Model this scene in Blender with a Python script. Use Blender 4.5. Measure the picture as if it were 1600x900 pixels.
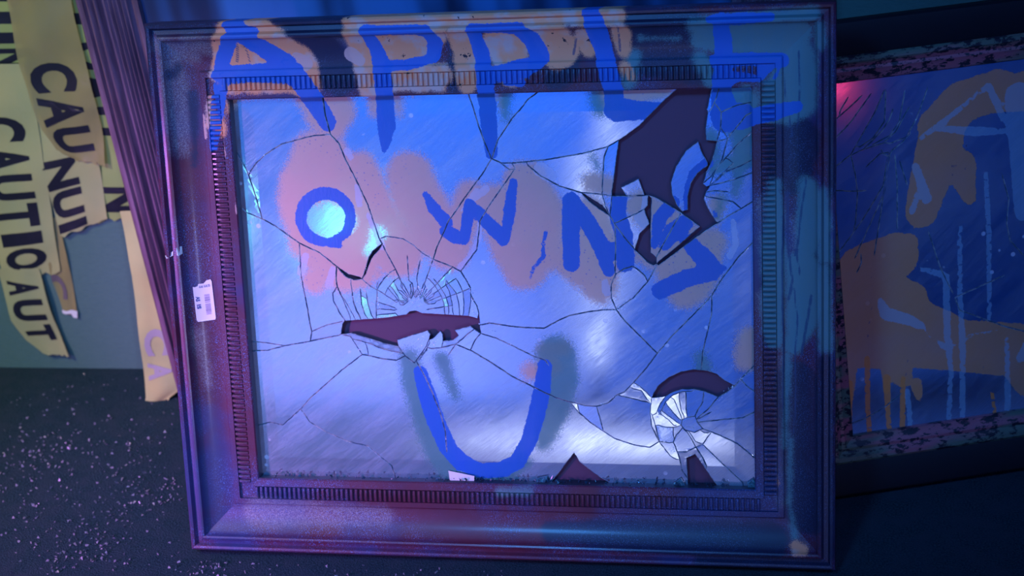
import bpy, bmesh, math, random
import numpy as np
from mathutils import Vector, Matrix, noise
from mathutils.geometry import delaunay_2d_cdt

for o in list(bpy.data.objects):
    bpy.data.objects.remove(o, do_unlink=True)
scene = bpy.context.scene
COL = scene.collection
rng = random.Random(11)
nrg = np.random.default_rng(5)

# ------------------------------------------------------------------ camera
FPX = 2500.0
CAM = np.array([0.38169795, -1.55517979, 1.16932785])
CB = np.array([[9.82022234e-01, 4.69976995e-06, 1.88765281e-01],
               [1.68504872e-01, 4.50691456e-01, -8.76631804e-01],
               [-8.50790194e-02, 8.92679792e-01, 4.42588239e-01]])
cd = bpy.data.cameras.new('camera')
cam = bpy.data.objects.new('camera', cd)
COL.objects.link(cam)
cam.matrix_world = Matrix([list(CB[i]) + [CAM[i]] for i in range(3)] + [[0, 0, 0, 1]])
cd.sensor_width = 36.0
cd.lens = FPX / 1600 * 36
cd.dof.use_dof = True
cd.dof.focus_distance = 1.86
cd.dof.aperture_fstop = 4.5
cd.clip_start = 0.05
scene.camera = cam

# ------------------------------------------------------------------ world, lights, exposure
w = bpy.data.worlds.new('world')
scene.world = w
w.use_nodes = True
w.node_tree.nodes['Background'].inputs[0].default_value = (0.02, 0.07, 0.42, 1)
w.node_tree.nodes['Background'].inputs[1].default_value = 0.12


def area(name, loc, target, size, color, power, spread=180):
    d = bpy.data.lights.new(name, 'AREA')
    d.shape = 'RECTANGLE'
    d.size, d.size_y = size
    d.color = color
    d.energy = power
    d.spread = math.radians(spread)
    o = bpy.data.objects.new(name, d)
    COL.objects.link(o)
    o.location = loc
    o.rotation_euler = (Vector(target) - Vector(loc)).to_track_quat('-Z', 'Y').to_euler()
    return o


def spot(name, loc, target, color, power, angle, blend=1.0, r=0.1):
    d = bpy.data.lights.new(name, 'SPOT')
    d.color = color
    d.energy = power
    d.spot_size = math.radians(angle)
    d.spot_blend = blend
    d.shadow_soft_size = r
    o = bpy.data.objects.new(name, d)
    COL.objects.link(o)
    o.location = loc
    o.rotation_euler = (Vector(target) - Vector(loc)).to_track_quat('-Z', 'Y').to_euler()
    return o


# blue flood high behind the camera, violet flood low at the left, neutral lamp on the taped wall
spot('blue_flood', (-0.45, -2.0, 2.25), (-0.20, 0.1, 0.52), (0.06, 0.33, 1.0), 228, 36, 1.0, 0.2)
spot('blue_fill', (1.5, -1.6, 2.2), (0.45, 0.1, 0.35), (0.10, 0.27, 1.0), 70, 56, 1.0, 0.3)
spot('violet_flood', (-1.55, -1.35, 0.62), (-0.43, 0.14, 0.13), (0.66, 0.24, 1.0), 230, 32, 1.0, 0.06)
spot('wall_lamp', (-1.5, -0.9, 1.7), (-0.80, 0.45, 0.14), (1.0, 0.90, 0.56), 100, 48, 1.0, 0.2)
area('low_strip', (0.78, -2.1, 0.30), (-0.37, 0.05, 0.15), (0.08, 0.50), (0.50, 0.52, 1.0), 1.0, 50)
# the far half of the room, seen in the mirrors
spot('rear_wall_wash', (-0.3, -1.9, 2.3), (-0.35, -3.4, 1.0), (0.005, 0.17, 1.0), 190, 90, 1.0, 0.2)
spot('rear_wall_wash_left', (-1.7, -1.8, 2.3), (-1.6, -3.4, 1.0), (0.05, 0.30, 1.0), 150, 80, 1.0, 0.2)
spot('rear_low_wash', (-1.7, -2.4, 0.25), (-1.5, -3.4, 0.05), (0.66, 0.62, 1.0), 34, 100, 1.0, 0.2)
spot('rear_low_wash_right', (-1.0, -2.5, 0.2), (-0.9, -3.4, 0.05), (0.64, 0.60, 1.0), 20, 75, 1.0, 0.2)
spot('rear_floor_wash', (-0.2, -2.4, 2.4), (-0.65, -1.5, 0.0), (0.42, 0.46, 1.0), 130, 60, 1.0, 0.2)
spot('rear_floor_pool', (0.1, -2.1, 2.4), (-0.06, -1.62, 0.0), (0.80, 0.84, 1.0), 760, 22, 1.0, 0.1)
spot('right_wall_wash', (1.2, -2.2, 2.3), (2.6, -2.4, 0.7), (0.02, 0.22, 1.0), 75, 90, 1.0, 0.2)

vs = scene.view_settings
vs.view_transform = 'Standard'
vs.look = 'None'
vs.gamma = 1.0
vs.use_curve_mapping = False
vs.exposure = 0.0

# ------------------------------------------------------------------ frames of reference
LEAN = math.radians(14)
SL, CL = math.sin(LEAN), math.cos(LEAN)
THICK = 0.048
MW, MH = 0.8, 0.6591


class Frame:
    """A leaning, upright plane: local x along it, local y into it, local z up it."""
    def __init__(s, loc, yaw, lean, tilt=0.0):
        m = Matrix.Translation(loc) @ Matrix.Rotation(yaw, 4, 'Z') @ Matrix.Rotation(-lean, 4, 'X') @ Matrix.Rotation(tilt, 4, 'Y')
        s.m = m
        s.R = np.array(m.to_3x3())
        s.t = np.array(loc, float)

    def at(s, px, depth=0.0):
        """photo position -> (x, z) on the local plane y = depth"""
        px = np.atleast_2d(np.asarray(px, float))
        d = np.c_[px[:, 0] - 800, -(px[:, 1] - 450), -np.full(len(px), FPX)] @ CB.T
        o = s.R.T @ (CAM - s.t)
        d = d @ s.R
        k = (depth - o[1]) / d[:, 1]
        q = o + d * k[:, None]
        return q[:, [0, 2]]


MAIN = Frame((0, 0, THICK * SL), 0, LEAN)
YAW2 = math.radians(17.87)
SIDE = Frame((0.40495, 0.15515, 0.010), YAW2, LEAN)
BACKF = Frame((-0.5402, 0.345, 0.003), 0, 0.0, -math.radians(2.93))


# ------------------------------------------------------------------ mesh helpers
def link(name, me, parent=None, mats=()):
    o = bpy.data.objects.new(name, me)
    COL.objects.link(o)
    for m in mats:
        me.materials.append(m)
    if parent:
        o.parent = parent
    return o


def mesh_from(name, verts, faces, parent=None, mats=(), smooth=False, matidx=None):
    me = bpy.data.meshes.new(name)
    me.from_pydata([tuple(map(float, v)) for v in verts], [], faces)
    if smooth:
        me.polygons.foreach_set('use_smooth', [True] * len(me.polygons))
    o = link(name, me, parent, mats)
    if matidx is not None:
        me.polygons.foreach_set('material_index', matidx)
    me.update()
    return o


def box_data(x0, x1, y0, y1, z0, z1):
    v = [(x0, y0, z0), (x1, y0, z0), (x1, y1, z0), (x0, y1, z0), (x0, y0, z1), (x1, y0, z1), (x1, y1, z1), (x0, y1, z1)]
    f = [(0, 3, 2, 1), (4, 5, 6, 7), (0, 1, 5, 4), (1, 2, 6, 5), (2, 3, 7, 6), (3, 0, 4, 7)]
    return v, f


def box(name, b, parent=None, mat=None, bev=0.0):
    v, f = box_data(*b)
    o = mesh_from(name, v, f, parent, [mat] if mat else [])
    if bev:
        m = o.modifiers.new('bevel', 'BEVEL')
        m.width = bev
        m.segments = 2
    return o


def thing(name, label, cat, frame=None, loc=None, group=None):
    o = bpy.data.objects.new(name, None)
    COL.objects.link(o)
    if frame:
        o.matrix_world = frame.m
    if loc is not None:
        o.location = loc
    o['label'] = label
    o['category'] = cat
    if group:
        o['group'] = group
    return o


def tag(o, label, cat, group=None):
    o['label'] = label
    o['category'] = cat
    if group:
        o['group'] = group
    return o


def attr(o, name, vals):
    a = o.data.attributes.new(name, 'FLOAT', 'POINT')
    a.data.foreach_set('value', np.asarray(vals, dtype=np.float32))


# ------------------------------------------------------------------ material helpers
class Mat:
    def __init__(s, name):
        s.m = bpy.data.materials.new(name)
        s.m.use_nodes = True
        s.t = s.m.node_tree
        s.n = s.t.nodes
        s.n.clear()
        s.out = s.n.new('ShaderNodeOutputMaterial')

    def l(s, a, b):
        s.t.links.new(a, b)

    def put(s, sock, v):
        if isinstance(v, bpy.types.NodeSocket):
            s.l(v, sock)
        elif isinstance(v, (tuple, list)) and len(v) == 3 and sock.type == 'RGBA':
            sock.default_value = (*v, 1)
        else:
            sock.default_value = v

    def bsdf(s, color, rough=0.5, metal=0.0, coat=0.0, normal=None, trans=0.0, ior=1.45, alpha=None, spec=None):
        b = s.n.new('ShaderNodeBsdfPrincipled')
        s.put(b.inputs['Base Color'], color)
        s.put(b.inputs['Roughness'], rough)
        s.put(b.inputs['Metallic'], metal)
        s.put(b.inputs['Coat Weight'], coat)
        b.inputs['Coat Roughness'].default_value = 0.15
        s.put(b.inputs['Transmission Weight'], trans)
        b.inputs['IOR'].default_value = ior
        if alpha is not None:
            s.put(b.inputs['Alpha'], alpha)
        if spec is not None:
            s.put(b.inputs['Specular IOR Level'], spec)
        if normal is not None:
            s.l(normal, b.inputs['Normal'])
        return b.outputs[0]

    def coord(s, scale=(1, 1, 1), rot=(0, 0, 0)):
        c = s.n.new('ShaderNodeTexCoord')
        m = s.n.new('ShaderNodeMapping')
        if any(rot):
            m.vector_type = 'TEXTURE'   # turn first, then stretch
        m.inputs['Scale'].default_value = scale
        m.inputs['Rotation'].default_value = rot
        s.l(c.outputs['Object'], m.inputs[0])
        return m.outputs[0]

    def noise(s, scale, detail=3, rough=0.55, vec=None):
        t = s.n.new('ShaderNodeTexNoise')
        t.inputs['Scale'].default_value = scale
        t.inputs['Detail'].default_value = detail
        t.inputs['Roughness'].default_value = rough
        s.l(vec if vec is not None else s.coord(), t.inputs['Vector'])
        return t.outputs[0]

    def voro(s, scale, vec=None, out='Distance'):
        t = s.n.new('ShaderNodeTexVoronoi')
        t.inputs['Scale'].default_value = scale
        s.l(vec if vec is not None else s.coord(), t.inputs['Vector'])
        return t.outputs[out]

    def math(s, op, a, b=0.0, c=0.0, clamp=False):
        m = s.n.new('ShaderNodeMath')
        m.operation = op
        m.use_clamp = clamp
        for i, v in enumerate((a, b, c)):
            s.put(m.inputs[i], v)
        return m.outputs[0]

    def ramp(s, v, a, b, lo=0.0, hi=1.0, smooth=True):
        m = s.n.new('ShaderNodeMapRange')
        m.interpolation_type = 'SMOOTHSTEP' if smooth else 'LINEAR'
        m.clamp = True
        for k, x in zip(('Value', 'From Min', 'From Max', 'To Min', 'To Max'), (v, a, b, lo, hi)):
            s.put(m.inputs[k], x)
        return m.outputs[0]

    def mix(s, f, a, b):
        m = s.n.new('ShaderNodeMix')
        m.data_type = 'RGBA'
        s.put(m.inputs[0], f)
        s.put(m.inputs[6], a)
        s.put(m.inputs[7], b)
        return m.outputs[2]

    def mixs(s, f, a, b):
        m = s.n.new('ShaderNodeMixShader')
        s.put(m.inputs[0], f)
        s.l(a, m.inputs[1])
        s.l(b, m.inputs[2])
        return m.outputs[0]

    def attr(s, name):
        a = s.n.new('ShaderNodeAttribute')
        a.attribute_name = name
        return a.outputs['Fac']

    def bump(s, h, strength=0.3, dist=0.002):
        b = s.n.new('ShaderNodeBump')
        b.inputs['Strength'].default_value = strength
        b.inputs['Distance'].default_value = dist
        s.l(h, b.inputs['Height'])
        return b.outputs[0]

    def done(s, sh):
        s.l(sh, s.out.inputs[0])
        return s.m


def simple(name, color, rough=0.5, metal=0.0, coat=0.0, spec=None):
    m = Mat(name)
    return m.done(m.bsdf(color, rough, metal, coat, spec=spec))


BLUE = (0.010, 0.105, 0.50)
ORANGE = (0.72, 0.30, 0.20)
PALE = (0.60, 0.50, 0.55)
TEAL = (0.13, 0.34, 0.36)


def sprayed(m, name, soft, speck=1.0, scale=650):
    """spray-can edge: a soft ramp broken up into droplets"""
    d = m.attr(name)
    n = m.noise(scale, 2, 0.6)
    big = m.noise(45, 3)
    d2 = m.math('ADD', d, m.math('MULTIPLY', m.math('SUBTRACT', big, 0.5), 10.0))
    soft_m = m.ramp(d2, soft, -soft)
    return m.ramp(m.math('ADD', soft_m, m.math('MULTIPLY', m.math('SUBTRACT', n, 0.5), speck)), 0.18, 0.82)


def brushed(m, name, rag=2.9):
    """thick brushed paint: crisp edge made ragged"""
    d = m.attr(name)
    n1 = m.noise(95, 5, 0.75)
    n2 = m.noise(700, 2, 0.6)
    k = m.math('ADD', m.math('MULTIPLY', m.math('SUBTRACT', n1, 0.5), rag * 2.2), m.math('MULTIPLY', m.math('SUBTRACT', n2, 0.5), rag))
    return m.ramp(m.math('ADD', d, k), 0.45, -0.45)


def mat_mirror(name, reflect=(0.72, 0.80, 0.95), rough=0.10, dust=0.17, side=False):
    m = Mat(name)
    streak = m.noise(45, 4, 0.6, m.coord((1.0, 1.0, 7.0), (0, math.radians(52), 0)))
    fine = m.noise(650, 2, 0.6, m.coord((1.0, 1.0, 9.0), (0, math.radians(52), 0)))
    cloud = m.noise(7, 3)
    f = m.math('ADD', m.math('MULTIPLY', streak, 0.5), m.math('MULTIPLY', fine, 0.35))
    f = m.math('ADD', f, m.math('MULTIPLY', cloud, 0.5))
    dustm = m.ramp(f, 0.48, 0.88, dust * 0.25, dust * 2.0)
    refl = m.bsdf(reflect, m.ramp(f, 0.4, 0.95, rough * 0.6, rough * 1.6), 1.0)
    grime = m.bsdf((0.42, 0.44, 0.52), 0.7)
    base = m.mixs(dustm, refl, grime)
    # dried water spots
    sp = m.voro(46)
    spots = m.math('MULTIPLY', m.ramp(sp, 0.16, 0.10), m.ramp(m.noise(9, 2), 0.54, 0.60))
    base = m.mixs(m.math('MULTIPLY', spots, 0.55), base, m.bsdf((0.75, 0.75, 0.85), 0.6))
    if not side:
        og = m.mix(m.noise(22, 3), (0.74, 0.36, 0.27), (0.58, 0.38, 0.27))
        dots = m.ramp(m.voro(190), 0.20, 0.14)
        og = m.mix(m.math('MULTIPLY', dots, m.ramp(cloud, 0.45, 0.6)), og, (0.28, 0.20, 0.30))
        base = m.mixs(m.math('MULTIPLY', sprayed(m, 'orange', 15.0), 0.92), base, m.bsdf(og, 0.38))
        base = m.mixs(m.math('MULTIPLY', brushed(m, 'pale', 3.0), 0.6), base, m.bsdf((0.52, 0.50, 0.62), 0.5))
        base = m.mixs(m.math('MULTIPLY', sprayed(m, 'green', 16.0), 0.88), base, m.bsdf(m.mix(m.noise(14, 2), (0.05, 0.22, 0.19), (0.10, 0.22, 0.22)), 0.4))
        bl = m.mix(m.noise(40, 3, 0.6, m.coord((1, 1, 0.2))), BLUE, (0.014, 0.135, 0.42))
        bp = m.bsdf(bl, 0.42, normal=m.bump(m.noise(350, 3, 0.6, m.coord((1, 1, 0.25))), 0.25, 0.001))
        base = m.mixs(m.math('MULTIPLY', brushed(m, 'blue'), 0.97), base, bp)
    else:
        og = m.mix(m.noise(14, 3), (0.78, 0.27, 0.06), (0.60, 0.26, 0.17))
        base = m.mixs(m.math('MULTIPLY', brushed(m, 'orange', 3.0), 0.85), base, m.bsdf(og, 0.4))
        base = m.mixs(m.math('MULTIPLY', brushed(m, 'drip', 1.2), 0.85), base, m.bsdf((0.80, 0.24, 0.06), 0.4))
        base = m.mixs(m.math('MULTIPLY', brushed(m, 'pale', 2.5), 0.50), base, m.bsdf((0.28, 0.46, 0.60), 0.4))
        base = m.mixs(m.math('MULTIPLY', brushed(m, 'dark', 0.8), 0.7), base, m.bsdf((0.10, 0.06, 0.12), 0.4))
    return m.done(base)


def mat_frame():
    m = Mat('sprayed_wood_frame')
    wood = m.mix(m.noise(30, 4, 0.6), (0.120, 0.018, 0.030), (0.055, 0.012, 0.032))
    # thin blue overspray over everything, then droplets
    coat = m.ramp(m.noise(7, 4, 0.6), 0.42, 0.68, 0.05, 0.80)
    col = m.mix(coat, wood, (0.018, 0.045, 0.150))
    v = m.noise(1000, 2, 0.5)
    cl = m.noise(12, 3)
    specks = m.math('MULTIPLY', m.ramp(v, 0.57, 0.66), m.ramp(cl, 0.34, 0.60))
    col = m.mix(m.math('MULTIPLY', specks, 0.8), col, (0.10, 0.24, 0.55))
    v2 = m.noise(800, 3, 0.6)
    mist = sprayed(m, 'mist', 14.0)
    col = m.mix(m.math('MULTIPLY', mist, m.ramp(v2, 0.40, 0.72, 0.10, 0.9)), col, (0.26, 0.28, 0.30))
    # navy / black spray
    col = m.mix(m.math('MULTIPLY', sprayed(m, 'navy', 9.0), 0.9), col, m.mix(specks, (0.010, 0.018, 0.050), (0.05, 0.10, 0.20)))
    tl = m.mix(m.noise(60, 3, 0.6, m.coord((1, 1, 0.12))), (0.06, 0.22, 0.26), (0.14, 0.24, 0.22))
    col = m.mix(m.math('MULTIPLY', sprayed(m, 'teal', 10.0), 0.92), col, tl)
    og = m.mix(m.ramp(m.noise(34, 3), 0.46, 0.66), (0.88, 0.33, 0.16), (0.66, 0.42, 0.36))
    col = m.mix(m.math('MULTIPLY', sprayed(m, 'orange', 6.0), 0.95), col, og)
    chip = m.math('MULTIPLY', m.ramp(m.noise(75, 3, 0.7), 0.66, 0.69), m.ramp(m.attr('orange'), 3, -3))
    col = m.mix(chip, col, (0.03, 0.02, 0.03))
    drip = brushed(m, 'drip', 1.0)
    col = m.mix(m.math('MULTIPLY', drip, 0.75), col, (0.02, 0.05, 0.13))
    pale = brushed(m, 'pale', 1.2)
    col = m.mix(m.math('MULTIPLY', pale, 0.9), col, (0.66, 0.38, 0.34))
    bl = m.mix(m.noise(50, 3, 0.6), BLUE, (0.016, 0.14, 0.50))
    bm = brushed(m, 'blue')
    col = m.mix(m.math('MULTIPLY', bm, 0.97), col, bl)
    paint = m.math('MAXIMUM', bm, m.math('MAXIMUM', m.ramp(m.attr('orange'), 3, -3), m.ramp(m.attr('teal'), 3, -3)))
    rough = m.ramp(paint, 0, 1, 0.44, 0.6)
    nb = m.bump(m.math('ADD', m.noise(260, 3, 0.6), m.math('MULTIPLY', specks, 0.5)), 0.12, 0.0010)
    return m.done(m.bsdf(col, rough, 0.0, m.ramp(paint, 0, 1, 0.12, 0.0), nb))


def mat_carpet():
    m = Mat('dark_carpet')
    a = m.noise(420, 3, 0.7)
    b = m.noise(35, 3)
    c = m.mix(m.ramp(a, 0.3, 0.75), (0.009, 0.024, 0.032), (0.045, 0.092, 0.115))
    c = m.mix(m.ramp(b, 0.35, 0.7), c, (0.034, 0.058, 0.076))
    return m.done(m.bsdf(c, 0.95, normal=m.bump(a, 0.9, 0.004), spec=0.1))


def mat_wall():
    m = Mat('teal_painted_wall')
    a = m.noise(120, 4, 0.65, m.coord((1, 1, 2.2)))
    c = m.mix(a, (0.075, 0.155, 0.135), (0.105, 0.19, 0.16))
    return m.done(m.bsdf(c, 0.85, normal=m.bump(a, 0.35, 0.003), spec=0.2))


def mat_tape(name, col, alpha=1.0):
    m = Mat(name)
    a = m.noise(9, 3)
    c = m.mix(m.ramp(a, 0.3, 0.7), col, tuple(x * k for x, k in zip(col, (0.80, 0.92, 1.0))))
    nb = m.bump(m.noise(28, 3, 0.5), 0.35, 0.004)
    sh = m.bsdf(c, 0.30, coat=0.2, normal=nb)
    if alpha < 1:
        t = m.n.new('ShaderNodeBsdfTransparent')
        t.inputs[0].default_value = (0.72, 0.62, 0.48, 1)
        sh = m.mixs(alpha, t.outputs[0], sh)
    return m.done(sh)


def mat_edge():
    m = Mat('green_glass_edge')
    n = m.noise(500, 3, 0.7)
    nb = m.bump(m.noise(260, 3, 0.7), 0.9, 0.003)
    c = m.mix(m.ramp(n, 0.4, 0.7), (0.02, 0.10, 0.13), (0.10, 0.30, 0.34))
    return m.done(m.bsdf(c, 0.12, 0.25, 0.6, nb))


def mat_rim():
    m = Mat('painted_sparkle_rim')
    n = m.noise(110, 3, 0.7)
    nb = m.bump(m.noise(420, 3, 0.8), 1.0, 0.006)
    k = m.ramp(n, 0.44, 0.60)
    c = m.mix(k, (0.12, 0.22, 0.32), (0.90, 0.94, 1.0))  # near-white patches put sparkle into the chamfer colour
    return m.done(m.bsdf(c, m.ramp(n, 0.44, 0.60, 0.35, 0.12), m.math('MULTIPLY', k, 0.35), 0.5, nb))


def mat_chipped(name):
    m = Mat(name)
    n = m.noise(130, 4, 0.72, m.coord((0.5, 1, 1)))
    pink = m.mix(m.ramp(m.noise(40, 2, 0.5, m.coord((0.15, 1, 1))), 0.42, 0.58), (0.10, 0.14, 0.10), (0.36, 0.10, 0.13))
    c = m.mix(m.ramp(n, 0.50, 0.56), pink, (0.012, 0.012, 0.022))
    return m.done(m.bsdf(c, 0.5, normal=m.bump(n, 0.4, 0.002)))


def mat_reeded():
    m = Mat('reddish_reeded_wood')
    v = m.coord((1, 1, 0.08))
    a = m.noise(90, 4, 0.6, v)
    c = m.mix(m.ramp(a, 0.3, 0.7), (0.10, 0.05, 0.075), (0.24, 0.13, 0.19))
    worn = m.ramp(m.noise(30, 4, 0.7), 0.62, 0.68)
    c = m.mix(m.math('MULTIPLY', worn, 0.35), c, (0.22, 0.16, 0.18))
    return m.done(m.bsdf(c, 0.38, 0, 0.2, m.bump(a, 0.2, 0.001)))


def mat_backpane():
    m = Mat('blue_sprayed_pane')
    n = m.noise(5, 3, 0.6, m.coord((1.6, 1, 0.25)))
    c = m.mix(m.ramp(n, 0.40, 0.60), (0.015, 0.03, 0.08), (0.05, 0.19, 0.50))
    return m.done(m.bsdf(c, 0.35))


M = {}
M['mirror'] = mat_mirror('dusty_painted_mirror')
M['side_mirror'] = mat_mirror('dusty_side_mirror', (0.36, 0.56, 0.85), 0.07, 0.14, True)
M['edge'] = mat_edge()
M['rim'] = mat_rim()
M['rebate'] = simple('shaded_frame_rebate', (0.035, 0.04, 0.065), 0.6)  # shade of the unlit inner faces is put into this darker colour
M['ledge_glass'] = simple('dark_ledge_glass', (0.015, 0.05, 0.09), 0.25)
M['frame'] = mat_frame()
M['backing'] = simple('red_brown_backing_board', (0.12, 0.058, 0.095), 0.8, spec=0.2)
M['carpet'] = mat_carpet()
M['wall'] = mat_wall()
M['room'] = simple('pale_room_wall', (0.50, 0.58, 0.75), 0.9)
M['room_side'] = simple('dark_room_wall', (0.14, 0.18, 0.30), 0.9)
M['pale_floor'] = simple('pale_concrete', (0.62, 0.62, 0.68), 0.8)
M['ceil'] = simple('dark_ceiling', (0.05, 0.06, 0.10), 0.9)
M['black'] = simple('black_frame_paint', (0.008, 0.009, 0.014), 0.6, spec=0.25)
M['chipped'] = mat_chipped('chipped_gilded_moulding')
M['reeded'] = mat_reeded()
M['backpane'] = mat_backpane()
M['tape_green'] = mat_tape('yellow_green_tape', (0.34, 0.38, 0.11))
M['tape_yellow'] = mat_tape('yellow_tape', (0.46, 0.42, 0.17))
M['tape_thin'] = mat_tape('thin_brown_yellow_tape', (0.42, 0.34, 0.13), 0.72)
M['tape_cream'] = mat_tape('cream_tape_back', (0.52, 0.50, 0.17))
M['ink'] = simple('black_tape_ink', (0.012, 0.014, 0.022), 0.4)
M['ghost_ink'] = simple('ink_seen_through_tape', (0.34, 0.33, 0.30), 0.5)
M['dim_ink'] = simple('dim_tape_ink', (0.16, 0.12, 0.12), 0.5)
M['paper'] = simple('cream_sticker_paper', (0.80, 0.72, 0.66), 0.6)
M['pen'] = simple('blue_pen', (0.05, 0.07, 0.25), 0.6)
M['print'] = simple('grey_print', (0.28, 0.25, 0.33), 0.6)
M['glint_crumb'] = simple('white_glint_crumb', (0.95, 0.97, 1.0), 0.12, 0.0, 0.5)  # near-white so each crumb reads as a painted glint
M['tornedge'] = simple('stretched_white_tape_edge', (0.75, 0.72, 0.66), 0.4)

# ------------------------------------------------------------------ the room
def struct(o):
    o['kind'] = 'structure'
    return o


WALLY = 0.481
struct(box('floor', (-2.6, 2.6, -0.16, WALLY, -0.05, 0.0), None, M['carpet']))
struct(box('floor_rear', (-2.6, 2.6, -3.4, -0.16, -0.05, 0.0), None, M['pale_floor']))
struct(box('wall_front', (-2.6, 2.6, WALLY, WALLY + 0.08, 0.0, 2.6), None, M['wall']))
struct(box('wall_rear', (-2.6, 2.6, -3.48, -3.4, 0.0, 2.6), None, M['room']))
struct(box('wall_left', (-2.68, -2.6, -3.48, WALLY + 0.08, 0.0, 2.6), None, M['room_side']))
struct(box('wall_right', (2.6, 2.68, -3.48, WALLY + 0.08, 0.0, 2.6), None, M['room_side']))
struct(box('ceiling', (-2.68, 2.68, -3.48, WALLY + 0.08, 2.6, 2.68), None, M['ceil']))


# lamps at the far end of the room, seen as reflections
def emit(name, col, st):
    m = Mat(name)
    e = m.n.new('ShaderNodeEmission')
    e.inputs[0].default_value = (*col, 1)
    e.inputs[1].default_value = st
    return m.done(e.outputs[0])


M['tube'] = emit('white_tube_glow', (0.72, 0.78, 1.0), 2.2)
M['cyan'] = emit('cyan_panel_glow', (0.25, 0.88, 1.0), 2.6)
lamp = thing('tube_lamp', 'white glowing vertical tube lamp reflected in the shattered mirror', 'lamp', loc=(-0.27, -2.62, 0.0))
box('base', (-0.12, 0.12, -0.10, 0.10, 0.0, 0.025), lamp, M['black'], 0.006)
box('pole', (-0.012, 0.012, 0.012, 0.030, 0.02, 1.0), lamp, M['black'], 0.004)
V, F = [], []
for k in range(2):
    for i in range(16):
        V.append((0.020 * math.cos(i * math.pi / 8), -0.02 + 0.020 * math.sin(i * math.pi / 8), 0.13 + k * 0.82))
F = [(i, (i + 1) % 16, 16 + (i + 1) % 16, 16 + i) for i in range(16)] + [tuple(range(15, -1, -1)), tuple(range(16, 32))]
mesh_from('tube', [(x, -y, z) for x, y, z in V], F, lamp, [M['tube']])
for x0, x1, lab in ((-1.40, -1.10, 'cyan glowing wall panel reflected inside the painted letter O'), (-2.30, -1.95, 'cyan glowing wall panel reflected along the left edge of the broken glass')):
    pn = thing('light_panel', lab, 'lamp', loc=((x0 + x1) / 2, -3.40, 0.62))
    hw = (x1 - x0) / 2
    box('housing', (-hw - 0.02, hw + 0.02, 0.0, 0.03, -0.12, 0.12), pn, M['black'], 0.004)
    box('diffuser', (-hw, hw, 0.028, 0.036, -0.10, 0.10), pn, M['cyan'])

M['red'] = emit('red_lamp_glow', (1.0, 0.04, 0.12), 4.0)
rl = thing('red_lamp', 'small round red lamp reflected at the edge of the black framed mirror', 'lamp', loc=(2.60, -2.75, 0.95))
V = [((-0.03 if k < 2 else -0.06) + (0.03 if k == 0 else 0), (0.08 if k < 2 else 0.06) * math.cos(i * math.pi / 10), (0.08 if k < 2 else 0.06) * math.sin(i * math.pi / 10)) for k in range(3) for i in range(20)]
mesh_from('housing', V[:40], [(i, (i + 1) % 20, 20 + (i + 1) % 20, 20 + i) for i in range(20)] + [tuple(range(20)), tuple(range(39, 19, -1))], rl, [M['black']])
mesh_from('lens', [(-0.031, v[1] * 0.85, v[2] * 0.85) for v in V[20:40]] + V[40:], [(i, (i + 1) % 20, 20 + (i + 1) % 20, 20 + i) for i in range(20)] + [tuple(range(39, 19, -1))], rl, [M['red']])

# ------------------------------------------------------------------ distance to painted strokes
def sdf(P, strokes, scale=1000.0):
    """P: (n,2) metres; strokes: list of (pts (k,2) metres, widths in metres). Signed distance in mm."""
    d = np.full(len(P), 1e3)
    for pts, wd in strokes:
        for i in range(max(1, len(pts) - 1)):
            a = pts[i]
            b = pts[min(i + 1, len(pts) - 1)]
            wa, wb = wd[i], wd[min(i + 1, len(wd) - 1)]
            ab = b - a
            t = np.clip(((P - a) @ ab) / max(ab @ ab, 1e-12), 0, 1)
            q = P - a - t[:, None] * ab
            dd = np.hypot(q[:, 0], q[:, 1]) - 0.5 * (wa + t * (wb - wa))
            d = np.minimum(d, dd * scale)
    return np.clip(d, -60, 60)


PX = 0.000745   # metres per photo pixel on the mirror


def strokes(frame, depth, data, px=PX):
    out = []
    for pts, wd in data:
        if not isinstance(wd, (list, tuple)):
            wd = [wd] * len(pts)
        out.append((frame.at(pts, depth), [x * px for x in wd]))
    return out


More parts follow.
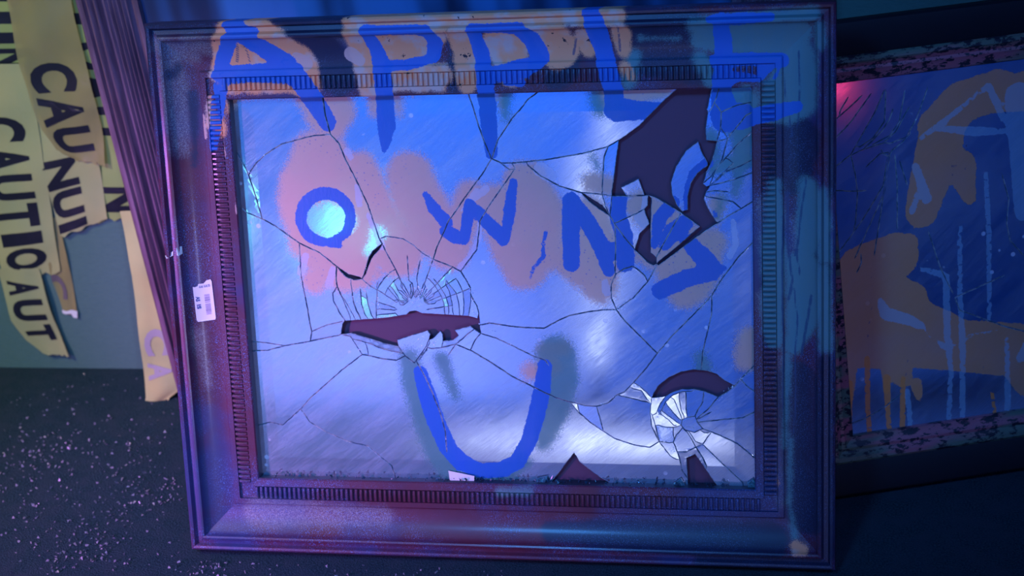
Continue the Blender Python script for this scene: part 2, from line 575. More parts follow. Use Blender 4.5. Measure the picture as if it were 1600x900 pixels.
# letters on the frame and glass (photo positions)
BLUE_TOP = [
    ([(378, 40), (362, 62), (347, 92), (340, 120)], [22, 24, 24, 24]),
    ([(346, 118), (340, 160), (335, 205), (333, 232)], [26, 22, 20, 12]),
    ([(362, 40), (398, 52)], 22), ([(372, 50), (410, 75), (445, 100)], [22, 30, 34]),
    ([(440, 98), (470, 130), (492, 160), (512, 192)], [32, 34, 32, 28]),
    ([(345, 112), (400, 110), (460, 110)], [16, 20, 24]), ([(345, 125), (390, 122), (455, 122)], [18, 14, 18]),
    ([(572, 47), (620, 46), (668, 46)], [16, 15, 16]), ([(576, 47), (590, 85), (597, 120), (601, 160), (604, 196), (601, 226), (599, 238)], [20, 25, 28, 29, 30, 16, 5]),
    ([(668, 46), (680, 66), (676, 88)], [16, 24, 22]), ([(672, 92), (640, 101), (590, 104)], [16, 16, 16]),
    ([(738, 43), (790, 43), (815, 44)], [13, 16, 18]), ([(742, 48), (752, 90), (757, 130), (762, 170), (765, 205), (768, 240)], [22, 25, 28, 28, 26, 18]),
    ([(810, 45), (832, 62), (843, 88)], [18, 28, 30]), ([(845, 96), (815, 108), (770, 118)], [18, 30, 26]), ([(790, 128), (815, 130)], 12),
    ([(925, 20), (933, 45), (943, 80), (948, 110)], [28, 32, 28, 30]), ([(948, 108), (958, 140), (962, 170)], [30, 30, 30]),
    ([(962, 172), (1000, 172), (1040, 174), (1066, 176)], [36, 30, 24, 18]),
    ([(1110, 29), (1150, 29), (1205, 26)], [12, 18, 12]), ([(1126, 32), (1130, 70), (1130, 110)], [24, 26, 28]),
    ([(1118, 95), (1170, 93), (1222, 95)], [20, 20, 22]), ([(1120, 122), (1150, 120), (1200, 124), (1216, 118)], [18, 16, 8, 8]),
    ([(1125, 120), (1128, 150), (1134, 185)], [22, 34, 44]), ([(1130, 180), (1160, 182)], [40, 40]), ([(1130, 170), (1122, 200)], [20, 6]),
    ([(1170, 185), (1210, 175), (1245, 168)], [26, 26, 18]),
]
BLUE_GLASS = [
    ([(509 + 39 * math.cos(math.radians(t)), 340 - 38 * math.sin(math.radians(t))) for t in range(-82, 279, 15)], [11] + [15 + 6 * math.sin(t / 7.6) for t in range(23)] + [11]),
    ([(516, 380), (530, 382)], [14, 12]),
    ([(664, 303), (678, 325), (697, 347)], [9, 20, 22]), ([(697, 362), (712, 370), (726, 376)], [22, 24, 14]),
    ([(726, 374), (730, 345), (733, 322)], [16, 20, 18]), ([(733, 318), (750, 333)], [16, 18]), ([(752, 338), (774, 360), (786, 376)], [20, 24, 18]),
    ([(802, 285), (796, 330), (791, 372)], [14, 20, 14]),
    ([(891, 312), (892, 360), (893, 412)], [24, 28, 27]), ([(893, 310), (915, 342), (938, 380), (951, 422)], [22, 28, 28, 20]),
    ([(968, 308), (965, 335), (975, 368), (977, 412)], [24, 26, 28, 28]), ([(955, 390), (980, 400)], [26, 26]),
    ([(1052, 316), (1030, 342), (1022, 385)], [20, 22, 10]), ([(1070, 348), (1052, 362), (1040, 382)], [26, 30, 20]),
    ([(1072, 375), (1095, 398), (1112, 420)], [22, 30, 32]), ([(1112, 424), (1070, 436), (1032, 454)], [30, 28, 28]), ([(1124, 421), (1130, 419)], 10),
    ([(657, 582), (668, 620), (682, 660), (700, 700)], [24, 30, 30, 30]), ([(700, 700), (722, 724), (752, 736), (785, 734)], [30, 30, 26, 28]),
    ([(785, 734), (808, 722), (826, 690), (838, 650), (847, 610), (851, 572)], [28, 26, 26, 28, 28, 24]),
    ([(853, 362), (848, 385), (849, 402)], [7, 6, 7]), ([(849, 402), (834, 418), (828, 434)], [7, 7, 4]),
    ([(1078, 292), (1085, 272), (1106, 255)], [17, 17, 17]), ([(1076, 326), (1076, 308), (1079, 290)], [14, 16, 17]),
    ([(1117, 330), (1118, 338)], 6),
]
ORANGE_GLASS = [
    ([(500, 250), (505, 300), (515, 350), (540, 400), (560, 425)], [100, 150, 150, 120, 60]),
    ([(455, 310), (480, 380), (500, 410)], [50, 60, 50]), ([(560, 270), (580, 330), (620, 390)], [70, 80, 90]),
    ([(640, 275), (650, 310), (680, 360), (700, 395)], [78, 84, 90, 60]), ([(735, 300), (720, 350), (715, 400)], [40, 60, 40]),
    ([(770, 320), (800, 360), (820, 415)], [70, 90, 80]), ([(820, 285), (850, 330), (850, 400)], [70, 70, 60]),
    ([(920, 340), (930, 400), (935, 445)], [70, 90, 60]), ([(880, 400), (905, 420)], [50, 60]),
    ([(1000, 320), (1040, 350), (1080, 390), (1085, 430), (1070, 455)], [50, 60, 70, 76, 54]), ([(1110, 380), (1085, 450)], [50, 54]),
    ([(1010, 395), (1040, 410), (1050, 440)], [40, 40, 40]), ([(925, 285), (950, 290)], [36, 36]),
    ([(520, 150), (525, 175), (522, 200)], [56, 60, 40]), ([(470, 150), (490, 185), (505, 205)], [22, 24, 24]),
    ([(363, 160), (370, 152), (400, 146), (470, 144)], [14, 12, 10, 12]),
    ([(583, 145), (585, 175)], [24, 16]), ([(618, 150), (622, 175)], [20, 12]), ([(940, 138), (950, 160)], 22), ([(990, 140), (1040, 140)], [50, 30]),
    ([(780, 145), (786, 170)], [14, 10]), ([(858, 570), (850, 580), (828, 582)], [40, 30, 30]), ([(880, 545), (852, 548)], [20, 24]),
    ([(1172, 535), (1168, 560)], [46, 40]), ([(490, 440), (500, 430)], [40, 40]), ([(545, 450), (560, 440)], [12, 12]),
    ([(575, 445), (600, 420)], [8, 12]), ([(1120, 320), (1120, 345)], [26, 14]),
]
PALE_GLASS = [
    ([(478, 400), (470, 425)], [12, 14]), ([(520, 420), (514, 445)], [10, 14]), ([(542, 236), (548, 246)], [12, 10]), ([(557, 290), (562, 318)], [8, 12]),
    ([(575, 335), (588, 360), (596, 385)], [8, 12, 14]), ([(845, 265), (860, 275)], [24, 20]), ([(745, 300), (722, 330)], [14, 6]), ([(760, 295), (740, 310)], 12),
    ([(750, 345), (748, 375), (730, 405), (715, 420)], [8, 8, 8, 8]), ([(948, 455), (945, 440)], [16, 10]),
    ([(1145, 345), (1150, 380), (1140, 400)], [8, 10, 10]), ([(1010, 300), (1005, 345)], [10, 12]), ([(1000, 340), (1008, 352)], [18, 14]),
]
GREEN_GLASS = [
    ([(640, 562), (648, 600), (665, 650), (685, 705), (700, 730)], [36, 44, 46, 50, 40]), ([(690, 560), (712, 620)], [26, 14]),
    ([(868, 555), (872, 590), (865, 640), (848, 690)], [64, 66, 52, 34]), ([(815, 720), (790, 745), (740, 750)], [30, 26, 20]),
    ([(925, 245), (935, 262)], [10, 10]), ([(930, 145), (936, 175)], [18, 16]), ([(790, 145), (790, 180)], [24, 16]),
    ([(1150, 150), (1165, 190), (1150, 300)], [60, 50, 10]), ([(1120, 340), (1128, 312)], [10, 12]), ([(1100, 575), (1096, 560)], [24, 20]),
    ([(1115, 262), (1165, 250)], [20, 30]), ([(1110, 210), (1120, 260)], [20, 16]),
]
ORANGE_FRAME = [
    ([(375, 30), (355, 70), (345, 120)], [46, 44, 40]), ([(390, 32), (430, 70), (470, 100), (480, 135)], [40, 56, 50, 40]), ([(345, 138), (480, 136)], 18),
    ([(360, 96), (440, 90)], 40), ([(330, 150), (326, 195)], [14, 18]), ([(352, 165), (345, 210)], 12),
    ([(555, 30), (700, 28)], 26), ([(568, 45), (580, 140)], [60, 44]), ([(640, 60), (645, 100)], [130, 60]), ([(625, 120), (690, 118)], 36), ([(600, 136), (690, 136)], 16),
    ([(700, 30), (880, 26)], 30), ([(720, 50), (730, 130)], [40, 34]), ([(790, 70), (800, 110)], [70, 50]), ([(850, 40), (875, 75), (870, 90)], [50, 60, 40]),
    ([(900, 25), (965, 25)], [30, 30]), ([(910, 60), (920, 80)], [30, 20]), ([(970, 50), (975, 80)], [30, 20]), ([(985, 120), (975, 105)], [16, 20]),
    ([(1244, 853), (1256, 856)], [18, 16]), ([(1218, 745), (1215, 760)], 4),
]
TEAL_FRAME = [
    ([(1000, 60), (1060, 60)], [4, 4]), ([(1085, 40), (1270, 20)], [20, 24]), ([(1100, 60), (1210, 60), (1250, 50)], [40, 56, 40]), ([(1095, 90), (1110, 125)], [24, 24]),
    ([(1245, 90), (1250, 160), (1230, 180)], [60, 50, 30]), ([(1208, 125), (1210, 175)], [34, 40]), ([(1165, 140), (1175, 165)], [16, 20]),
    ([(1280, 40), (1282, 70)], [18, 16]), ([(1262, 290), (1270, 345), (1260, 390)], [30, 50, 30]), ([(1210, 290), (1208, 400), (1208, 530)], [22, 40, 30]),
    ([(1255, 420), (1258, 480), (1240, 540)], [56, 60, 30]), ([(1285, 300), (1288, 400)], [18, 22]), ([(1285, 420), (1290, 540)], [24, 22]), ([(1230, 560), (1226, 700)], [10, 8]),
    ([(780, 770), (830, 768)], [16, 12]),
    ([(1235, 690), (1233, 790), (1242, 840)], [6, 5, 8]), ([(990, 90), (980, 130)], [24, 24]),
]
NAVY_FRAME = [
    ([(440, 28), (535, 30)], 30), ([(470, 60), (500, 85), (530, 120)], [70, 80, 60]), ([(520, 90), (530, 138)], [50, 30]), ([(450, 45), (535, 45)], 30),
    ([(622, 70), (640, 76)], [44, 50]), ([(696, 30), (706, 70), (708, 135)], [26, 16, 26]), ([(880, 15), (895, 25)], [20, 20]), ([(905, 60), (890, 110), (870, 125)], [16, 30, 40]),
    ([(975, 30), (1080, 28)], 30), ([(1000, 60), (1070, 60)], 50), ([(1000, 90), (1095, 110)], 50), ([(240, 45), (330, 42)], [20, 20]), ([(232, 60), (240, 200)], [16, 12]),
    ([(1240, 220), (1235, 270)], [80, 70]), ([(1295, 60), (1300, 300)], [10, 14]), ([(1245, 600), (1260, 700), (1262, 800)], [70, 80, 70]), ([(1290, 560), (1295, 860)], [24, 24]),
    ([(1200, 845), (1000, 835), (860, 830)], [60, 50, 30]), ([(1100, 872), (1290, 880)], [24, 24]), ([(270, 118), (280, 105)], [14, 12]), ([(1195, 430), (1190, 450)], [14, 10]),
    ([(1280, 370), (1262, 385), (1295, 420)], [14, 16, 14]), ([(300, 150), (303, 260)], [18, 4]),
]
DRIP_FRAME = [
    ([(1222, 90), (1226, 140), (1234, 190), (1238, 215)], 3), ([(1248, 80), (1250, 140), (1246, 200)], 3), ([(1226, 300), (1222, 400), (1222, 470), (1225, 540), (1222, 660)], 3),
    ([(1232, 300), (1230, 380), (1238, 440), (1232, 470)], 4), ([(1260, 280), (1252, 330), (1248, 370), (1242, 400)], 3), ([(1240, 450), (1246, 500), (1242, 560), (1244, 610), (1240, 680)], 3),
    ([(1268, 460), (1258, 520), (1252, 555)], 4), ([(1250, 350), (1245, 400), (1250, 430)], 3), ([(662, 2), (666, 30)], 2), ([(696, 48), (703, 88)], 3), ([(895, 85), (900, 60)], 4),
    ([(967, 40), (968, 80)], 3), ([(372, 70), (368, 96)], 5), ([(384, 75), (388, 98)], 3),
]
PALE_FRAME = [
    ([(350, 190), (353, 240), (358, 270), (364, 310), (366, 334)], [7, 8, 7, 5, 6]), ([(318, 180), (322, 215)], [6, 8]), ([(520, 205), (530, 212)], [4, 3]),
    ([(548, 85), (560, 95)], [24, 18]), ([(462, 92), (475, 100)], [20, 24]),
]

MIST_FRAME = [
    ([(265, 75), (275, 150), (285, 230)], [34, 40, 26]), ([(255, 70), (300, 85)], [30, 30]), ([(300, 68), (340, 75)], [30, 30]), ([(500, 40), (540, 60)], [20, 20]), ([(400, 800), (600, 808)], [50, 30]), ([(1000, 818), (1150, 822)], [10, 10]),
    ([(1195, 320), (1205, 420)], [26, 30]), ([(1190, 460), (1204, 520)], [16, 20]), ([(1240, 345), (1245, 385)], [10, 12]), ([(310, 520), (325, 600)], [20, 10]), ([(1222, 560), (1222, 790)], [10, 10]), ([(640, 76), (622, 70)], [30, 30]),
]
CLEAR_GLASS = [([(498, 345), (530, 345)], [52, 50]), ([(512, 325), (512, 366)], [30, 24]), ([(574, 396), (590, 366)], [10, 22])]
FRAMEDEPTH = 0.014
GLASSY = 0.030
S_main_blue_f = strokes(MAIN, FRAMEDEPTH, BLUE_TOP)
S_main_blue_g = strokes(MAIN, GLASSY, BLUE_TOP + BLUE_GLASS)
S_or_g = strokes(MAIN, GLASSY, ORANGE_GLASS)
S_pl_g = strokes(MAIN, GLASSY, PALE_GLASS)
S_gr_g = strokes(MAIN, GLASSY, GREEN_GLASS)
S_or_f = strokes(MAIN, FRAMEDEPTH, ORANGE_FRAME)
S_te_f = strokes(MAIN, FRAMEDEPTH, TEAL_FRAME)
S_na_f = strokes(MAIN, FRAMEDEPTH, NAVY_FRAME)
S_dr_f = strokes(MAIN, FRAMEDEPTH, DRIP_FRAME)
S_mi_f = strokes(MAIN, FRAMEDEPTH, MIST_FRAME)
S_cl_g = strokes(MAIN, GLASSY, CLEAR_GLASS)
S_pa_f = strokes(MAIN, FRAMEDEPTH, PALE_FRAME)


def paint_frame(o):
    co = np.empty(len(o.data.vertices) * 3)
    o.data.vertices.foreach_get('co', co)
    P = co.reshape(-1, 3)[:, [0, 2]]
    for nm, s in (('blue', S_main_blue_f), ('orange', S_or_f), ('teal', S_te_f), ('navy', S_na_f), ('drip', S_dr_f), ('pale', S_pa_f), ('mist', S_mi_f)):
        attr(o, nm, sdf(P, s))


def paint_glass(o):
    co = np.empty(len(o.data.vertices) * 3)
    o.data.vertices.foreach_get('co', co)
    P = co.reshape(-1, 3)[:, [0, 2]]
    for nm, s in (('blue', S_main_blue_g), ('orange', S_or_g), ('pale', S_pl_g), ('green', S_gr_g)):
        d = sdf(P, s)
        if nm == 'orange':
            d = np.maximum(d, -sdf(P, S_cl_g))
        attr(o, nm, d)


# ------------------------------------------------------------------ picture-frame rails
def sweep_rails(name, W, H, profile, parent, mat, step=0.003, back=None, smooth=True):
    """four mitred rails of one moulding; profile = [(distance in from the outer edge, depth)]"""
    out = []
    n = len(profile)
    for side in range(4):
        L = W if side in (0, 2) else H
        k = max(2, int(L / step))
        V, F = [], []
        for j in range(k + 1):
            t = j / k
            for s_, y in profile:
                a = s_ + (L - 2 * s_) * t
                if side == 0:
                    V.append((-W / 2 + a, y, s_))
                elif side == 1:
                    V.append((W / 2 - s_, y, a))
                elif side == 2:
                    V.append((W / 2 - a, y, H - s_))
                else:
                    V.append((-W / 2 + s_, y, H - a))
        for j in range(k):
            for i in range(n - 1):
                a = j * n + i
                F.append((a, a + 1, a + n + 1, a + n)[::-1])
        for b in (0, k):
            ring = [b * n + i for i in range(n)]
            F.append(ring if b else ring[::-1])
        o = mesh_from(name, V, F, parent, [mat] + ([back] if back else []))
        if back:
            o.data.polygons.foreach_set('material_index', [1 if (q % (n - 1)) == n - 2 and q < k * (n - 1) else 0 for q in range(len(o.data.polygons))])
        if smooth:
            me = o.data
            me.polygons.foreach_set('use_smooth', [True] * len(me.polygons))
            # keep the sharp arrises of the moulding
            try:
                me.set_sharp_from_angle(angle=math.radians(32))
            except Exception:
                pass
        out.append(o)
    return out


prof = [(0.0, THICK), (0.0, 0.007), (0.001, 0.004), (0.0035, 0.0022), (0.0062, 0.0030), (0.0078, 0.0062), (0.0085, 0.0080), (0.0135, 0.0072),
        (0.0150, 0.0035), (0.0163, 0.0008), (0.0185, 0.0), (0.0205, 0.0010), (0.0218, 0.0045), (0.0230, 0.0062)]
for i in range(1, 15):
    t = i / 14
    prof.append((0.0230 + 0.0355 * t, 0.0062 + 0.0140 * (1 - (1 - t) ** 2.1)))
prof += [(0.0586, 0.0170), (0.0600, 0.0160), (0.0662, 0.0160), (0.0668, 0.0195), (0.0822, 0.0195), (0.0828, 0.0162), (0.0915, 0.0170), (0.0930, 0.0185), (0.0930, THICK)]
PS = np.array([p[0] for p in prof[1:-1]])
PY = np.array([p[1] for p in prof[1:-1]])


def rail_y(s):
    return np.interp(s, PS, PY)


mirror = thing('framed_mirror', 'large shattered mirror in a wide ribbed wooden frame, graffitied with blue painted words', 'mirror', MAIN)
rails = sweep_rails('frame_rail', MW, MH, prof, mirror, M['frame'], back=M['rebate'])
for r in rails:
    paint_frame(r)
# ribs of the carved inner band, one joined part on each rail
PITCH = 0.0061
for side, r in enumerate(rails):
    L = MW if side in (0, 2) else MH
    a0, a1 = 0.086, L - 0.086
    k = int((a1 - a0) / PITCH)
    V, F = [], []
    for j in range(k):
        c = a0 + (j + 0.5) * (a1 - a0) / k
        base = len(V)
        for q in range(4):
            s_ = 0.0672 + (0.0818 - 0.0672) * q / 3
            yy = 0.0150 if 0 < q < 3 else 0.0158
            for da, dy in ((-0.0021, 0.0195), (-0.0018, yy + 0.0008), (-0.0008, yy), (0.0008, yy), (0.0018, yy + 0.0008), (0.0021, 0.0195)):
                a = c + da
                y = dy
                if side == 0:
                    V.append((-MW / 2 + a, y, s_))
                elif side == 1:
                    V.append((MW / 2 - s_, y, a))
                elif side == 2:
                    V.append((MW / 2 - a, y, MH - s_))
                else:
                    V.append((-MW / 2 + s_, y, MH - a))
        for q in range(3):
            for e in range(5):
                A = base + q * 6 + e
                F.append((A, A + 1, A + 7, A + 6))
        F.append([base + e for e in range(6)][::-1])
        F.append([base + 18 + e for e in range(6)])
    o = mesh_from('ribbed_band', V, F, r, [M['frame']])
    o['kind'] = 'stuff'
    paint_frame(o)

bk = box('backing_board', (-MW / 2 + 0.062, MW / 2 - 0.062, 0.0385, 0.0465, 0.062, MH - 0.062), mirror, M['backing'])


# ------------------------------------------------------------------ broken glass
def resample(pts, step, jit, r):
    pts = [np.array(p, float) for p in pts]
    out = [pts[0]]
    for a, b in zip(pts[:-1], pts[1:]):
        L = np.hypot(*(b - a))
        n = max(1, int(L / step))
        nn = np.array([-(b - a)[1], (b - a)[0]]) / max(L, 1e-9)
        for i in range(1, n + 1):
            q = a + (b - a) * i / n
            if i < n:
                q = q + nn * r.uniform(-jit, jit)
            out.append(q)
    return out


def shatter(rect, cracks, soft, seeds, grid, mask_small, gap_top, gap_bot, r):
    """all 2-D in mm. returns list of pieces: dict(verts2d, tris, boundary edges, offsets)"""
    (x0, z0), (x1, z1) = rect
    corners = [(x0, z0), (x1, z0), (x1, z1), (x0, z1), (x0, z0)]
    bound = resample(corners, 4.0, 0, r)
    polys = []
    for c in cracks:
        q = []
        for p in resample(c, 3.2, 0.22, r):
            q.append(np.array([min(max(p[0], x0), x1), min(max(p[1], z0), z1)]))
        polys.append(q)
    allp = [bound] + polys
    ends = [(i, e) for i in range(len(polys)) for e in (0, -1)]
    E_ = np.array([polys[i][e] for i, e in ends])
    left = set(range(len(ends)))
    while left:
        k = min(left)
        cl_ = [j for j in left if np.hypot(*(E_[j] - E_[k])) < 2.6]
        left -= set(cl_)
        p = E_[cl_].mean(0)
        mine = {ends[j][0] for j in cl_}
        best, bd = None, 1e9
        for q, o in enumerate(allp):
            if q - 1 in mine:
                continue
            A = np.array(o)
            d = np.hypot(A[:, 0] - p[0], A[:, 1] - p[1])
            j = int(d.argmin())
            if d[j] < (9.0 if q == 0 else 4.0) and d[j] < bd:
                best, bd = A[j], d[j]
        if best is not None:
            p = best
        for j in cl_:
            i, e = ends[j]
            polys[i][e] = np.array(p)
    idx, verts, hard, softe = {}, [], [], []

    def vid(p):
        k = (round(p[0], 2), round(p[1], 2))
        if k not in idx:
            idx[k] = len(verts)
            verts.append(Vector((k[0], k[1])))
        return idx[k]
    for c in allp:
        ids = [vid(p) for p in c]
        hard += [(a, b) for a, b in zip(ids[:-1], ids[1:]) if a != b]
    hard = list(dict.fromkeys(tuple(sorted(e)) for e in hard))
    for c in soft:
        ids = [vid(p) for p in resample(c, 4.0, 0, r)]
        softe += [(a, b) for a, b in zip(ids[:-1], ids[1:]) if a != b]
    CP = np.array([[v[0], v[1]] for v in verts])
    zz = z0 + grid
    row = 0
    while zz < z1 - 1:
        xx = x0 + grid * (1.0 if row % 2 else 0.5)
        while xx < x1 - 1:
            p = (xx + r.uniform(-.3, .3), zz + r.uniform(-.3, .3))
            if np.min(np.abs(CP[:, 0] - p[0]) + np.abs(CP[:, 1] - p[1])) > 1.6:
                vid(p)
            xx += grid
        zz += grid * 0.87
        row += 1
    nh = len(hard)
    V, E, Fc, ov, oe, of = delaunay_2d_cdt(verts, hard + softe, [], 0, 1e-4)
    V = np.array([[v[0], v[1]] for v in V])
    crack = set()
    for e, src in zip(E, oe):
        if any(s < nh for s in src):
            crack.add(tuple(sorted(e)))
    tris = []
    for f in Fc:
        f = list(f)
        for k in range(1, len(f) - 1):
            a, b, c = f[0], f[k], f[k + 1]
            ar = np.cross(V[b] - V[a], V[c] - V[a])
            if abs(ar) < 1e-6:
                continue
            tris.append((a, b, c) if ar > 0 else (a, c, b))
    emap = {}
    for ti, t in enumerate(tris):
        for a, b in ((t[0], t[1]), (t[1], t[2]), (t[2], t[0])):
            emap.setdefault(tuple(sorted((a, b))), []).append(ti)
    parent = list(range(len(tris)))

    def find(x, p):
        while p[x] != x:
            p[x] = p[p[x]]
            x = p[x]
        return x
    cpar = {(ti, v): (ti, v) for ti, t in enumerate(tris) for v in t}

    def cfind(x):
        while cpar[x] != x:
            cpar[x] = cpar[cpar[x]]
            x = cpar[x]
        return x
    for e, ts in emap.items():
        if len(ts) == 2 and e not in crack:
            a, b = find(ts[0], parent), find(ts[1], parent)
            if a != b:
                parent[a] = b
            for v in e:
                c1, c2 = cfind((ts[0], v)), cfind((ts[1], v))
                if c1 != c2:
                    cpar[c1] = c2
    groups = {}
    for ti in range(len(tris)):
        groups.setdefault(find(ti, parent), []).append(ti)

    def inside(ti, p):
        a, b, c = (V[i] for i in tris[ti])
        p = np.array(p)
        return np.cross(b - a, p - a) >= 0 and np.cross(c - b, p - b) >= 0 and np.cross(a - c, p - c) >= 0
    drop = set()
    cent = np.array([V[list(t)].mean(0) for t in tris])
    for s in seeds:
        for ti in np.argsort(np.hypot(cent[:, 0] - s[0], cent[:, 1] - s[1]))[:40]:
            if inside(ti, s):
                drop.add(find(int(ti), parent))
                break
    pieces = []
    for g, tl in groups.items():
        area_ = sum(0.5 * np.cross(V[tris[t][1]] - V[tris[t][0]], V[tris[t][2]] - V[tris[t][0]]) for t in tl)
        if g in drop or area_ < 0.4:
            continue
        vm, P, T, off = {}, [], [], []
        bed = []
        for t in tl:
            row = []
            for v in tris[t]:
                c = cfind((t, v))
                if c not in vm:
                    vm[c] = len(P)
                    P.append(V[v])
                    off.append(np.zeros(2))
                row.append(vm[c])
            T.append(row)
            tr = tris[t]
            for k in range(3):
                a, b = tr[k], tr[(k + 1) % 3]
                e = tuple(sorted((a, b)))
                if e in crack or len(emap[e]) == 1:
                    d = V[b] - V[a]
                    nrm = np.array([-d[1], d[0]]) / max(np.hypot(*d), 1e-9)
                    off[row[k]] += nrm
                    off[row[(k + 1) % 3]] += nrm
                    bed.append((row[k], row[(k + 1) % 3]))
        off = np.array(off)
        ln = np.hypot(off[:, 0], off[:, 1])
        off = off / np.maximum(ln, 1.0)[:, None]
        pieces.append(dict(P=np.array(P), T=T, off=off, bed=bed, area=area_))
    return pieces


def arcpts(c, rad, a0, a1, n):
    return [(c[0] + rad * math.cos(math.radians(a0 + (a1 - a0) * i / n)), c[1] - rad * math.sin(math.radians(a0 + (a1 - a0) * i / n))) for i in range(n + 1)]


